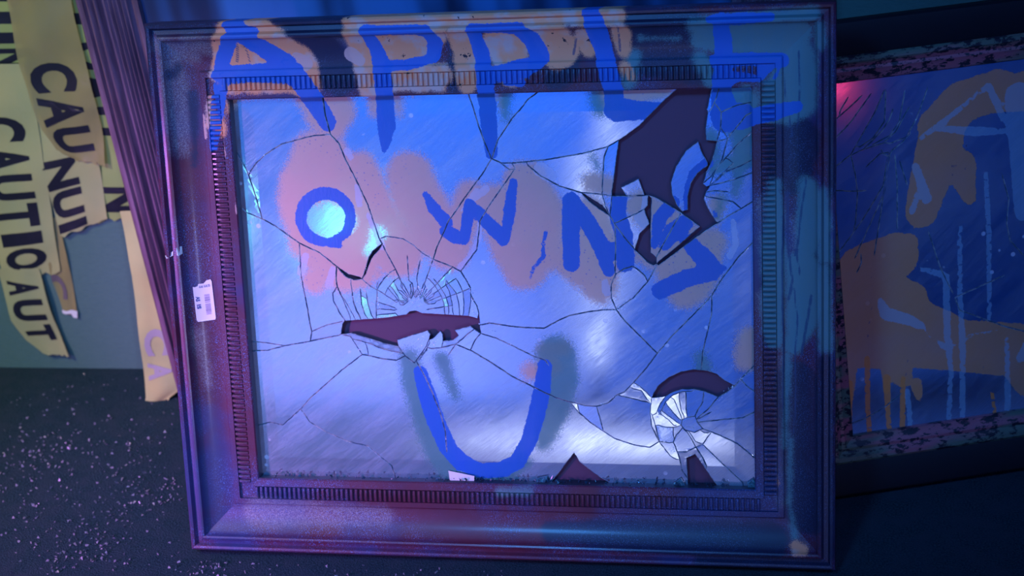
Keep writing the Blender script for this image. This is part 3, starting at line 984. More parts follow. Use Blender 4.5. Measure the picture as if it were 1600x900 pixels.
CR = [
    [(363, 226), (385, 265), (397, 300), (409, 340)],
    [(368, 318), (385, 332), (409, 342), (430, 353), (468, 380), (500, 395), (526, 416), (545, 429), (566, 434)],
    [(526, 417), (540, 432), (552, 437), (566, 436)],
    [(388, 272), (400, 255), (415, 241), (440, 225), (470, 217), (490, 212), (516, 210)],
    [(503, 146), (508, 180), (516, 210), (530, 225), (540, 250), (556, 280), (575, 320), (585, 350), (593, 373), (605, 397), (620, 425), (631, 450)],
    [(593, 373), (604, 369), (630, 373), (645, 382), (660, 395), (677, 405), (707, 417), (720, 424), (730, 440), (735, 450), (736, 470), (732, 494)],
    [(596, 382), (583, 392), (577, 402), (573, 415), (569, 428), (566, 436)],
    [(597, 384), (586, 396), (580, 404), (575, 416), (571, 428), (566, 436)],
    [(566, 436), (580, 448), (598, 458), (612, 467), (623, 475)],
    [(677, 405), (683, 385), (690, 370), (697, 355), (701, 345), (712, 330), (722, 315), (740, 290), (755, 270), (768, 248)],
    [(677, 405), (668, 430), (662, 448)],
    [(720, 424), (745, 390), (748, 365), (750, 345), (762, 325), (772, 310), (790, 285), (804, 264)],
    [(729, 140), (740, 170), (749, 200), (757, 222), (768, 248)],
    [(768, 248), (778, 218), (790, 200), (800, 185), (812, 172), (825, 155), (835, 148), (851, 134)],
    [(768, 248), (783, 255), (800, 255), (850, 250), (880, 245), (910, 240), (950, 229), (975, 214), (1000, 196), (1015, 180), (1040, 155), (1072, 128)],
    [(783, 255), (796, 265), (805, 264), (800, 255)],
    [(822, 256), (845, 275), (875, 291), (909, 301), (942, 304), (956, 306), (985, 306), (1018, 305)],
    [(909, 301), (920, 314), (935, 325), (952, 336)],
    [(909, 301), (926, 312), (941, 321), (952, 336)],
    [(950, 229), (944, 245), (942, 270), (941, 305), (946, 322), (953, 337)],
    [(967, 220), (963, 250), (960, 275), (956, 306), (953, 337), (960, 349), (975, 370), (992, 390), (1010, 408), (1025, 417)],
    [(961, 350), (962, 390), (961, 430)],
    [(960, 349), (985, 338), (1007, 327), (1012, 321), (1013, 305)],
    [(1007, 327), (1015, 350), (1000, 365), (992, 390)],
    [(1018, 305), (1016, 350), (1016, 395), (1025, 402), (1045, 366), (1064, 332)],
    [(1018, 305), (1040, 317), (1064, 332), (1094, 354), (1060, 384), (1026, 412), (1020, 409)],
    [(1025, 402), (1023, 410)],
    [(1094, 354), (1103, 360)],
    [(1025, 417), (1060, 391), (1085, 372), (1105, 358), (1125, 346), (1140, 336), (1158, 326), (1184, 310)],
    [(1025, 417), (1012, 440), (990, 465), (963, 484)],
    [(1012, 440), (1007, 430), (995, 420), (988, 416), (975, 420), (962, 428), (955, 445), (955, 465), (963, 484)],
    [(963, 484), (945, 484), (920, 487), (890, 493), (870, 502), (850, 513), (820, 512), (800, 510), (780, 507), (765, 505), (749, 508)],
    [(963, 484), (975, 500), (990, 515), (1010, 535), (1027, 552)],
    [(1186, 370), (1155, 400), (1140, 420), (1125, 440), (1112, 462), (1100, 475), (1075, 500), (1050, 525), (1027, 552), (1010, 575), (990, 598), (975, 613), (964, 617)],
    [(1112, 462), (1112, 490), (1105, 520), (1098, 550), (1096, 578)],
    [(751, 521), (775, 528), (800, 540), (820, 550), (835, 557), (852, 563), (858, 572)],
    [(735, 547), (765, 565), (800, 588), (830, 603), (850, 613), (870, 622), (890, 628), (915, 634), (932, 635), (950, 630), (964, 617)],
    [(890, 628), (905, 645), (925, 662), (942, 673), (960, 685), (990, 695), (1015, 699), (1030, 690)],
    [(901, 631), (906, 646)], [(932, 635), (938, 655), (943, 673)],
    [(964, 617), (985, 622), (1000, 626), (1016, 629)], [(990, 598), (1000, 604), (1010, 613), (1018, 622)], [(985, 606), (1002, 610), (1014, 628)],
    [(1018, 621), (1016, 645), (1018, 665), (1025, 680), (1030, 690)], [(1018, 645), (1024, 665), (1030, 690)],
    [(1018, 621), (1028, 604), (1045, 590), (1065, 581), (1085, 578), (1105, 580), (1120, 585), (1132, 595), (1148, 603)],
    [(1148, 603), (1135, 613), (1122, 620), (1110, 615), (1100, 611), (1085, 608), (1065, 608), (1050, 613), (1040, 619), (1020, 622)],
    [(1040, 619), (1032, 630), (1027, 642), (1024, 650)],
    [(1085, 611), (1066, 612), (1052, 617), (1040, 628), (1030, 648)],
    [(1148, 603), (1158, 592), (1170, 580), (1188, 562)], [(1157, 593), (1170, 606), (1188, 618)],
    [(1122, 620), (1106, 640), (1090, 652)], [(1100, 611), (1098, 628), (1086, 648)],
    [(1090, 660), (1125, 656), (1160, 653), (1188, 640)], [(1090, 655), (1113, 643)],
    [(1098, 670), (1125, 680), (1152, 693), (1170, 708), (1188, 724)],
    [(1075, 672), (1087, 690), (1098, 694), (1120, 716), (1140, 735), (1164, 758)], [(1070, 670), (1080, 685), (1087, 698), (1098, 715), (1106, 733)],
    [(1058, 706), (1072, 706), (1087, 699), (1098, 694), (1106, 682), (1111, 677)],
    [(1052, 690), (1058, 706), (1062, 718), (1066, 736), (1076, 750)], [(1030, 690), (1047, 712), (1061, 720)], [(1030, 690), (1040, 691), (1052, 693)],
    [(1052, 690), (1056, 680), (1066, 670)], [(1024, 663), (1038, 667), (1052, 668), (1064, 666)], [(1052, 668), (1052, 684)],
    [(1028, 644), (1045, 656), (1056, 668)], [(1031, 640), (1050, 654), (1064, 664)], [(1040, 630), (1055, 648), (1066, 660)], [(1051, 620), (1058, 636), (1066, 656)],
    [(1060, 614), (1064, 640), (1070, 654)], [(1072, 611), (1072, 640), (1074, 652)], [(1095, 676), (1111, 677)], [(1064, 656), (1074, 652), (1086, 650), (1090, 660), (1098, 670), (1085, 676), (1070, 672), (1064, 664), (1064, 656)],
    [(388, 533), (420, 536), (445, 540), (485, 533), (500, 530), (534, 523)], [(390, 549), (420, 547), (445, 540)],
    [(468, 380), (469, 400), (470, 425), (474, 450), (480, 480), (485, 510), (487, 518), (485, 533)], [(487, 518), (510, 508), (536, 502)],
    [(566, 554), (532, 580), (505, 604), (485, 622), (470, 639), (442, 664), (422, 660), (400, 665)],
    [(470, 639), (485, 660), (510, 675), (545, 690), (575, 697), (590, 710), (612, 728), (618, 748)],
    # the mouth-shaped hole and the splintered rim below it
    [(536, 502), (560, 500), (600, 497), (635, 492), (640, 487), (650, 486), (660, 490), (700, 492), (732, 494), (746, 498), (748, 490)],
    [(734, 460), (745, 478), (748, 490), (749, 508), (751, 521), (742, 532), (735, 547)],
    [(536, 502), (533, 522), (550, 520), (575, 528), (600, 536), (622, 541), (620, 531), (645, 523), (668, 516), (673, 522), (667, 540), (648, 567), (633, 556), (622, 541)],
    [(673, 532), (688, 517), (692, 522), (692, 533), (708, 531), (716, 524), (710, 516), (735, 509), (741, 514), (733, 520), (722, 530), (712, 538)],
    [(692, 533), (690, 543), (670, 545)], [(690, 543), (712, 538), (735, 547)], [(712, 538), (700, 556)], [(741, 514), (751, 521)],
    [(534, 523), (548, 526), (556, 538), (566, 554), (580, 556), (600, 561), (620, 563), (633, 556)], [(572, 536), (576, 556)], [(552, 530), (575, 536), (600, 546), (628, 552)],
    [(673, 532), (664, 550), (652, 565)], [(670, 545), (660, 552), (654, 566)],
    [(652, 566), (665, 590), (675, 612), (688, 645), (696, 675), (698, 708)],
    # splinters left of the impact
    [(526, 417), (525, 435), (527, 448), (520, 458), (521, 470), (530, 488), (539, 501)], [(527, 449), (535, 465), (542, 482), (549, 500)], [(536, 464), (545, 480), (556, 500)],
    [(548, 440), (552, 470), (557, 485), (565, 499)], [(563, 450), (565, 475), (570, 490), (575, 498)], [(572, 455), (575, 475), (582, 497)], [(590, 455), (588, 475), (588, 497)],
    [(592, 438), (588, 450)], [(614, 422), (600, 435), (590, 450)],
    [(567, 464), (578, 469)], [(590, 472), (620, 482)], [(590, 482), (620, 485)], [(592, 492), (622, 489)],
    [(621, 434), (606, 450), (601, 460)], [(615, 440), (624, 458)], [(610, 446), (624, 466)], [(606, 450), (623, 470)],
    # arcs and radials right of the impact
    [(695, 492), (694, 475), (689, 462), (680, 447), (668, 433)], [(702, 492), (700, 474), (696, 462), (688, 449), (676, 434)], [(708, 492), (706, 472), (702, 455), (694, 440)],
    [(718, 493), (717, 475), (713, 458), (704, 447), (697, 438)], [(724, 493), (725, 475), (723, 455), (714, 436)],
    [(665, 484), (690, 480), (710, 477)], [(665, 475), (695, 466), (732, 452)], [(662, 470), (690, 450), (716, 433)], [(660, 466), (680, 446), (707, 417)],
    [(636, 398), (638, 425), (639, 443)], [(657, 405), (652, 430), (651, 443)],
]
FAN = (650, 478)
for a in range(8, 178, 7):
    rr = rng.uniform(26, 44)
    CR.append([(FAN[0] + 15 * math.cos(math.radians(a)), FAN[1] - 13 * math.sin(math.radians(a))), (FAN[0] + rr * math.cos(math.radians(a)), FAN[1] - rr * math.sin(math.radians(a)))])
# upper right fan
CR += [
    [(1115, 126), (1110, 145), (1105, 170), (1108, 174), (1114, 165), (1120, 150), (1126, 126)],
    [(1106, 172), (1102, 200), (1103, 219), (1120, 221), (1126, 200), (1127, 175), (1116, 160)],
    [(1120, 221), (1112, 250), (1103, 270), (1098, 287), (1104, 292), (1109, 290), (1103, 300), (1099, 311), (1105, 325), (1113, 338), (1120, 350)],
    [(1120, 221), (1137, 216), (1150, 200), (1166, 180), (1184, 172)], [(1126, 200), (1137, 216), (1128, 250), (1112, 275), (1098, 287)],
    [(1109, 290), (1118, 265), (1140, 240), (1150, 228), (1170, 210), (1184, 200)], [(1109, 290), (1130, 270), (1160, 258), (1184, 245)], [(1109, 290), (1145, 281), (1184, 267)],
    [(1099, 307), (1120, 310), (1145, 315), (1158, 326)], [(1103, 300), (1120, 298), (1140, 300)], [(1109, 290), (1122, 280), (1138, 262), (1146, 255)], [(1134, 246), (1145, 254)],
    [(1127, 175), (1150, 165), (1172, 160), (1184, 168)],
    # curved loose shard and the small square one
    [(1091, 221), (1072, 235), (1056, 260), (1048, 285), (1050, 305), (1058, 322), (1066, 331), (1075, 328), (1075, 306), (1080, 286), (1090, 271), (1106, 259), (1106, 254), (1098, 240), (1091, 221)],
    [(970, 293), (998, 279), (1007, 305), (979, 307), (970, 293)],
    # gaps along the bottom edge
    [(860, 770), (862, 753), (875, 737), (897, 708), (905, 722), (925, 738), (952, 756), (950, 775)],
    [(1077, 785), (1073, 716), (1086, 710), (1100, 730), (1120, 760), (1122, 785)],
]
SEEDS = [(1010, 250), (1090, 190), (1085, 335), (1006, 385), (1085, 592), (600, 515), (905, 742), (1095, 748), (556, 434), (578.4, 404), (1108, 350), (1060, 387.5), (931, 318), (700, 510), (1040, 403.3)]
g2 = lambda pts: MAIN.at(pts, GLASSY) * 1000.0
cr_mm = [[tuple(q) for q in g2(c)] for c in CR]
# nothing may leave the pane
INN = 0.087
rect = ((-MW / 2 + INN) * 1000, INN * 1000), ((MW / 2 - INN) * 1000, (MH - INN) * 1000)
BV = 0.093 + 0.024
bev = [((-MW / 2 + BV) * 1000, BV * 1000), ((MW / 2 - BV) * 1000, BV * 1000), ((MW / 2 - BV) * 1000, (MH - BV) * 1000), ((-MW / 2 + BV) * 1000, (MH - BV) * 1000)]
soft = [bev + [bev[0]]]
seeds = [tuple(g2([s])[0]) for s in SEEDS]
pieces = shatter(rect, cr_mm, soft, seeds, 4.2, None, 0, 0, rng)


def bevel_y(P):
    """ground bevel round the pane: the face falls back towards the edge"""
    x, z = P[:, 0] / 1000, P[:, 1] / 1000
    e = np.minimum(np.minimum(x + MW / 2, MW / 2 - x), np.minimum(z, MH - z))
    return np.clip(BV - e, 0, None) * 0.038


def build_piece(p, y0, thick, gt, gb, tilt, r, bevel=True):
    P = p['P']
    c = P.mean(0)
    ax, az = r.gauss(0, tilt), r.gauss(0, tilt)
    dy = ax * (P[:, 0] - c[0]) / 1000 + az * (P[:, 1] - c[1]) / 1000
    m = np.abs(dy).max() + 1e-9
    if m > 0.0022:
        dy *= 0.0022 / m
    top = P + p['off'] * gt
    mid = P + p['off'] * gt * 0.16
    bot = P + p['off'] * gb
    yb = bevel_y(P) if bevel else np.zeros(len(P))
    yt = y0 + yb + dy
    n = len(P)
    V = [(top[i, 0] / 1000, yt[i], top[i, 1] / 1000) for i in range(n)]
    F = [tuple(t) for t in p['T']]
    i1, i2 = {}, {}
    mi = [0] * len(F)
    for a, b in p['bed']:
        for q in (a, b):
            if q not in i1:
                i1[q] = len(V)
                V.append((mid[q, 0] / 1000, yt[q] + 0.00055, mid[q, 1] / 1000))
                i2[q] = len(V)
                V.append((bot[q, 0] / 1000, y0 + thick + dy[q], bot[q, 1] / 1000))
        F.append((b, a, i1[a], i1[b]))
        F.append((i1[b], i1[a], i2[a], i2[b]))
        mi += [2, 1]
    return V, F, mi


tinyV, tinyF, tinyM = [], [], []
nsh = 0
for p in sorted(pieces, key=lambda q: -q['area']):
    big = p['area'] > 1500
    V, F, mi = build_piece(p, GLASSY, 0.004, 0.85 if p['area'] > 300 else 0.6, 0.06, 0.005 if big else 0.016, rng)
    if p['area'] < 22:
        b = len(tinyV)
        tinyV += V
        tinyF += [tuple(i + b for i in f) for f in F]
        tinyM += mi
        continue
    o = mesh_from('mirror_shard', V, F, mirror, [M['mirror'], M['edge'], M['rim']], matidx=mi)
    paint_glass(o)
    nsh += 1
if tinyV:
    o = mesh_from('glass_splinters', tinyV, tinyF, mirror, [M['mirror'], M['edge'], M['rim']], matidx=tinyM)
    o['kind'] = 'stuff'
    paint_glass(o)
print('shards', nsh)


# near-white crumbs added as glints along the cracks; glass debris on the ledge
def crumbs(name, pts, parent, mat, smin, smax, r):
    V, F = [], []
    for x, y, z in pts:
        s = r.uniform(smin, smax)
        b = len(V)
        for k in range(5):
            d = Vector((r.gauss(0, 1), r.gauss(0, 1), r.gauss(0, 1))).normalized() * s * r.uniform(0.6, 1.1)
            V.append((x + d.x, y + d.y, z + d.z))
        F += [(b, b + 1, b + 2), (b, b + 2, b + 3), (b, b + 3, b + 1), (b + 1, b + 4, b + 2), (b + 2, b + 4, b + 3), (b + 3, b + 4, b + 1)]
    o = mesh_from(name, V, F, parent, [mat])
    o['kind'] = 'stuff'
    return o


cp = []


def sprinkle(line, n, sd):
    q = MAIN.at(line, GLASSY)
    for _ in range(n):
        k = rng.randrange(len(q) - 1)
        t = rng.random()
        a = q[k] * (1 - t) + q[k + 1] * t
        cp.append((a[0] + rng.gauss(0, sd), GLASSY - 0.0006, a[1] + rng.gauss(0, sd)))


sprinkle([(736, 445), (738, 470), (741, 492)], 26, 0.0012)
sprinkle([(545, 462), (560, 470), (575, 475), (590, 470)], 20, 0.004)
sprinkle([(575, 497), (600, 495), (625, 490)], 14, 0.001)
sprinkle([(640, 470), (650, 460), (660, 455)], 90, 0.006)
sprinkle([(560, 465), (575, 480), (590, 470), (600, 485)], 30, 0.004)
sprinkle([(675, 425), (662, 448), (655, 465)], 14, 0.0008)
sprinkle([(704, 418), (690, 432), (680, 446)], 10, 0.0008)
sprinkle([(388, 272), (400, 255), (415, 241)], 9, 0.0005)
sprinkle([(1148, 603), (1158, 592), (1170, 580)], 9, 0.0006)
sprinkle([(985, 601), (1000, 604)], 10, 0.0012)
sprinkle([(800, 540), (760, 508)], 6, 0.001)
sprinkle([(1035, 640), (1028, 652), (1040, 625)], 12, 0.001)
sprinkle([(573, 404), (571, 425)], 8, 0.0006)
sprinkle([(1012, 440), (990, 465), (963, 484), (945, 484)], 24, 0.0012)
sprinkle([(1025, 555), (1050, 527)], 8, 0.001)
sprinkle([(935, 634), (950, 630), (962, 620)], 12, 0.001)
sprinkle([(1040, 640), (1065, 660), (1095, 668)], 30, 0.005)
sprinkle([(1030, 648), (1035, 700), (1060, 706)], 20, 0.004)
sprinkle([(1155, 592), (1120, 628)], 18, 0.001)
sprinkle([(750, 505), (765, 504), (780, 508)], 8, 0.001)
sprinkle([(560, 548), (572, 552)], 8, 0.002)
sprinkle([(655, 532), (665, 528)], 8, 0.003)
sprinkle([(676, 538), (688, 528)], 8, 0.002)
sprinkle([(700, 545), (730, 540)], 8, 0.003)
crumbs('glint_crumbs', cp, mirror, M['glint_crumb'], 0.0005, 0.0014, rng)
cp = []
for _ in range(150):
    x = rng.uniform(-0.29, 0.30)
    cp.append((x, 0.0205 + rng.uniform(0, 0.008), 0.0945 + rng.uniform(0, 0.002)))
crumbs('ledge_splinters', cp, mirror, M['ledge_glass'], 0.0012, 0.0036, rng)


def slab(name, px, depth, thick, parent, mats, frame=MAIN, tilt=0.0):
    q = frame.at(px, depth)
    if np.sum(q[:, 0] * np.roll(q[:, 1], -1) - np.roll(q[:, 0], -1) * q[:, 1]) < 0:
        q = q[::-1]
    n = len(q)
    V = [(a[0], depth + tilt * (a[1] - q[:, 1].mean()), a[1]) for a in q] + [(a[0], depth + thick, a[1]) for a in q]
    F = [tuple(range(n))] + [((i + 1) % n, i, n + i, n + (i + 1) % n) for i in range(n)]
    return mesh_from(name, V, F, parent, mats, matidx=[0] + [1] * n)


# fragments leaning on the bottom ledge
for pts in ([(700, 736), (720, 740), (741, 744), (741, 753), (722, 754), (703, 750)], [(1052, 756), (1064, 748), (1070, 757), (1069, 762), (1048, 761)],
            [(1168, 755), (1178, 748), (1182, 762), (1170, 765)], [(838, 748), (856, 744), (851, 755), (838, 757)]):
    slab('ledge_fragment', pts, 0.0265, 0.003, mirror, [M['paper'] if pts[0][0] == 700 else M['edge'], M['edge']], tilt=0.2)


# ------------------------------------------------------------------ price sticker on the left rail
def left_rail_pt(px):
    q = MAIN.at([px], 0.015)[0]
    for _ in range(3):
        y = rail_y(q[0] + MW / 2)
        q = MAIN.at([px], y)[0]
    return q


SC = [left_rail_pt(p) for p in ((301, 444), (331, 439), (338, 499), (308, 503))]


def on_rail(u, v, lift):
    a = SC[0] * (1 - u) + SC[1] * u
    b = SC[3] * (1 - u) + SC[2] * u
    q = a * (1 - v) + b * v
    return (q[0], rail_y(q[0] + MW / 2) - lift, q[1])


def rail_patch(name, outline, lift, parent, mat, du=0.06):
    """a thin patch following the cove; outline in sticker coordinates"""
    us = np.array(outline)
    V = [Vector(p) for p in outline]
    pts = list(V)
    for i in np.arange(us[:, 0].min(), us[:, 0].max(), du):
        for j in np.arange(us[:, 1].min(), us[:, 1].max(), du):
            pts.append(Vector((i + 1e-3, j + 1e-3)))
    n = len(outline)
    r = delaunay_2d_cdt(pts, [], [list(range(n))], 1, 1e-6)
    vv = [on_rail(p[0], p[1], lift) for p in r[0]]
    ff = [tuple(f) for f in r[2]]
    return mesh_from(name, vv, [f if True else f for f in ff], parent, [mat])


st = rail_patch('price_sticker', [(0.0, 0.07), (0.10, 0.09), (0.24, 0.07), (0.28, 0.02), (0.55, 0.03), (0.72, -0.04), (0.95, -0.05), (1.0, 0.0), (1.0, 0.95), (0.96, 1.0), (0.06, 1.0), (0.0, 0.95)], 0.0009, mirror, M['paper'])
st['label'] = 'torn cream price sticker with barcode and handwriting'


def text_data(s, bold=0.0):
    cu = bpy.data.curves.new('t', 'FONT')
    cu.body = s
    cu.size = 1.0
    cu.offset = bold
    cu.resolution_u = 4
    ob = bpy.data.objects.new('t', cu)
    COL.objects.link(ob)
    dg = bpy.context.evaluated_depsgraph_get()
    me = bpy.data.meshes.new_from_object(ob.evaluated_get(dg))
    bpy.data.objects.remove(ob, do_unlink=True)
    V = np.array([v.co[:2] for v in me.vertices])
    F = [tuple(p.vertices) for p in me.polygons]
    bpy.data.meshes.remove(me)
    return V, F


def sticker_text(s, fn, name, mat, bold=0.02):
    V, F = text_data(s, bold)
    lo, hi = V.min(0), V.max(0)
    N_ = (V - lo) / (hi - lo)
    mesh_from(name, [on_rail(*fn(a, b), 0.0013) for a, b in N_], F, st, [mat])


sticker_text('$39.99', lambda a, b: (0.88 - 0.58 * a, 0.06 + 0.075 * b), 'printed_price', M['print'])
sticker_text('AS', lambda a, b: (0.08 + 0.20 * b, 0.34 + 0.13 * a), 'handwriting', M['pen'], 0.03)
sticker_text('IS', lambda a, b: (0.09 + 0.20 * b, 0.55 + 0.12 * a), 'handwriting', M['pen'], 0.03)
v = 0.32
while v < 0.84:
    h = rng.choice((0.008, 0.012, 0.02))
    if 0.42 < v < 0.46:
        h = 0.035
    if not 0.46 < v < 0.57 or rng.random() < 0.5:
        P4 = [(0.52, v), (0.80, v), (0.80, v + h), (0.52, v + h)]
        mesh_from('barcode_bar', [on_rail(a, b, 0.0013) for a, b in P4], [(0, 1, 2, 3)], st, [M['print']])
    v += h + rng.choice((0.010, 0.014))
for px in ([(259, 399), (268, 394), (271, 392), (271, 399), (261, 404)], [(276, 387), (283, 385), (284, 389), (284, 397), (279, 400), (277, 398)]):
    q = [left_rail_pt(p) for p in px]
    V = [(a[0], float(rail_y(a[0] + MW / 2)) - 0.0012, a[1]) for a in q]
    mesh_from('sticker_remnant', V, [tuple(range(len(V)))[::-1]], mirror, [M['paper']])

# ------------------------------------------------------------------ second mirror on the right, black frame
SWID, SHGT, SLEFT = 0.86, 0.59, -0.045
side = thing('black_framed_mirror', 'cracked mirror with orange paint drips in a black frame with chipped inner edge', 'mirror', SIDE)
sprof = [(0.0, 0.036), (0.0, 0.004), (0.003, 0.001), (0.010, 0.0), (0.036, 0.003), (0.042, 0.006)]
iprof = [(0.042, 0.014), (0.042, 0.0055), (0.045, 0.0030), (0.050, 0.0030), (0.053, 0.0060), (0.057, 0.0085), (0.061, 0.0075), (0.066, 0.0110), (0.073, 0.0125), (0.0745, 0.015), (0.0745, 0.03)]
holder = SLEFT + SWID / 2
for nm, pf, mt in (('frame_rail', sprof, M['black']), ('gilded_moulding', iprof, M['chipped'])):
    for o in sweep_rails(nm, SWID, SHGT, pf, side, mt, 0.02):
        o.data.transform(Matrix.Translation((holder, 0, 0)))
box('backing_board', (SLEFT + 0.03, SLEFT + SWID - 0.03, 0.026, 0.034, 0.03, SHGT - 0.03), side, M['backing'])
SG = 0.0175
SCR = [
    [(1300, 265), (1325, 245), (1345, 235), (1375, 225), (1390, 222)], [(1305, 187), (1325, 170), (1348, 148)], [(1300, 222), (1330, 190), (1362, 145)], [(1310, 178), (1326, 150)],
    [(1330, 240), (1350, 205), (1367, 175), (1382, 140)], [(1340, 232), (1365, 215), (1382, 190), (1384, 140)], [(1350, 232), (1378, 205), (1390, 185), (1396, 168)],
    [(1360, 228), (1390, 212), (1405, 190), (1414, 140)], [(1375, 228), (1400, 205), (1416, 175), (1422, 165)], [(1385, 226), (1415, 215), (1432, 185), (1450, 135)],
    [(1390, 238), (1410, 222), (1425, 205)], [(1330, 245), (1336, 270), (1340, 300), (1337, 345), (1333, 365)], [(1300, 297), (1330, 299), (1355, 298)],
    [(1388, 240), (1380, 290), (1350, 340), (1325, 375), (1310, 395)], [(1388, 242), (1382, 300), (1355, 360), (1335, 405)], [(1390, 242), (1378, 320), (1372, 360), (1366, 400)],
    [(1398, 240), (1402, 290), (1402, 360)], [(1392, 238), (1375, 240), (1352, 262)], [(1345, 395), (1346, 410), (1338, 428)], [(1383, 245), (1376, 232)], [(1405, 250), (1418, 290)],
    [(1565, 270), (1576, 310), (1573, 350), (1578, 375), (1600, 400)], [(1570, 430), (1492, 465), (1500, 485), (1570, 510), (1610, 520)], [(1450, 360), (1470, 420), (1490, 460)],
    [(1310, 670), (1350, 655), (1380, 638), (1410, 614)],
]
SOR = [
    ([(1318, 470), (1360, 460), (1420, 470)], [80, 110, 60]), ([(1340, 520), (1420, 520), (1500, 540), (1620, 550)], [110, 110, 80, 84]), ([(1345, 420), (1400, 400), (1420, 380)], [70, 70, 30]),
    ([(1440, 330), (1450, 290), (1470, 220)], [50, 60, 70]), ([(1470, 200), (1500, 160), (1560, 140)], [70, 60, 60]), ([(1500, 260), (1515, 310)], [50, 20]), ([(1560, 150), (1610, 140)], [50, 60]),
    ([(1320, 560), (1325, 620)], [44, 18]), ([(1385, 560), (1386, 610)], [22, 10]), ([(1432, 600), (1436, 622)], [20, 10]), ([(1580, 570), (1610, 590)], [40, 60]), ([(1400, 560), (1410, 590)], [30, 30]),
]
SDR = [([(1326, 600), (1327, 650), (1326, 692)], [14, 9, 10]), ([(1355, 560), (1356, 640), (1360, 690)], [9, 8, 7]), ([(1386, 590), (1387, 640), (1391, 690)], [12, 8, 8]), ([(1411, 590), (1410, 680)], [8, 9]), ([(1550, 610), (1556, 655)], [5, 7])]
SPL = [([(1440, 420), (1478, 430), (1480, 520), (1486, 580), (1482, 674)], [8, 10, 11, 8, 8]), ([(1500, 350), (1500, 460), (1504, 530), (1504, 680)], [6, 8, 10, 8]), ([(1540, 270), (1545, 360), (1546, 500)], [7, 8, 7]),
       ([(1430, 260), (1448, 310)], [12, 16]), ([(1462, 200), (1520, 205), (1575, 205)], [8, 14, 8]), ([(1440, 215), (1500, 170), (1540, 135)], [8, 8, 6]), ([(1545, 135), (1570, 190)], [12, 10]), ([(1425, 330), (1435, 300)], [10, 8]),
       ([(1375, 470), (1385, 490), (1420, 500), (1440, 510)], [10, 20, 16, 12]), ([(1480, 545), (1515, 525), (1560, 518)], [5, 6, 4]), ([(1450, 520), (1476, 545)], [5, 5]), ([(1573, 530), (1575, 620), (1572, 665)], [7, 10, 7]), ([(1418, 610), (1424, 680)], [8, 8]),
       ([(1590, 150), (1600, 330)], [40, 30]), ([(1595, 560), (1605, 540)], [14, 16])]
SDK = [([(1364, 470), (1356, 520), (1358, 575)], 2), ([(1417, 505), (1419, 560), (1412, 610)], 2), ([(1538, 540), (1536, 590)], 2), ([(1565, 545), (1568, 580)], 2), ([(1360, 415), (1362, 450)], 1.6), ([(1380, 415), (1381, 450)], 1.6),
       ([(1483, 225), (1488, 275)], 2), ([(1497, 225), (1494, 265)], 2), ([(1510, 225), (1508, 270)], 2), ([(1318, 520), (1322, 620)], 2)]
sg2 = lambda pts: SIDE.at(pts, SG) * 1000.0
srect = ((SLEFT + 0.068) * 1000, 0.068 * 1000), ((SLEFT + SWID - 0.068) * 1000, (SHGT - 0.068) * 1000)


def clip_poly(c):
    return [tuple(p) for p in c]


spieces = shatter(srect, [clip_poly(sg2(c)) for c in SCR], [], [], 6.5, None, 0, 0, rng)
ST = {k: strokes(SIDE, SG, v, 0.00083) for k, v in (('orange', SOR), ('drip', SDR), ('pale', SPL), ('dark', SDK))}
tinyV, tinyF, tinyM = [], [], []


def paint_side(o):
    co = np.empty(len(o.data.vertices) * 3)
    o.data.vertices.foreach_get('co', co)
    P = co.reshape(-1, 3)[:, [0, 2]]
    for k, s in ST.items():
        attr(o, k, sdf(P, s))


for p in spieces:
    V, F, mi = build_piece(p, SG, 0.004, 0.9, 0.06, 0.005, rng, bevel=False)
    if p['area'] < 25:
        b = len(tinyV)
        tinyV += V
        tinyF += [tuple(i + b for i in f) for f in F]
        tinyM += mi
        continue
    o = mesh_from('mirror_shard', V, F, side, [M['side_mirror'], M['edge'], M['rim']], matidx=mi)
    paint_side(o)
if tinyV:
    o = mesh_from('glass_splinters', tinyV, tinyF, side, [M['side_mirror'], M['edge'], M['rim']], matidx=tinyM)
    o['kind'] = 'stuff'
    paint_side(o)

# ------------------------------------------------------------------ reeded frame standing behind
bwid, bhgt = 0.93, 0.98
back = thing('reeded_frame', 'tall reddish frame with reeded rails standing behind the shattered mirror', 'picture frame', BACKF)
rp = [(0.0, 0.030), (0.0, 0.004)]


def reed(c, wd, h, base):
    return [(c + wd * (i / 4 - 0.5), base - h * math.sin(math.pi * i / 4)) for i in range(5)]


rp += [(0.003, 0.002), (0.009, 0.002), (0.011, 0.006)] + reed(0.0165, 0.010, 0.006, 0.007) + reed(0.0265, 0.009, 0.006, 0.007) + [(0.033, 0.010)]
for c in (0.0375, 0.0435, 0.0495, 0.0555, 0.0615, 0.0680):
    rp += reed(c, 0.0052, 0.004, 0.010)
rp += [(0.073, 0.012), (0.078, 0.008), (0.083, 0.008), (0.085, 0.014), (0.085, 0.026)]
for o in sweep_rails('reeded_rail', bwid, bhgt, rp, back, M['reeded'], 0.05):
    o.data.transform(Matrix.Translation((bwid / 2, 0, 0)))
box('blue_pane', (0.075, bwid - 0.075, 0.015, 0.020, 0.075, bhgt - 0.075), back, M['backpane'])


# ------------------------------------------------------------------ caution tape
WALLF = Frame((0, WALLY, 0), 0, 0)


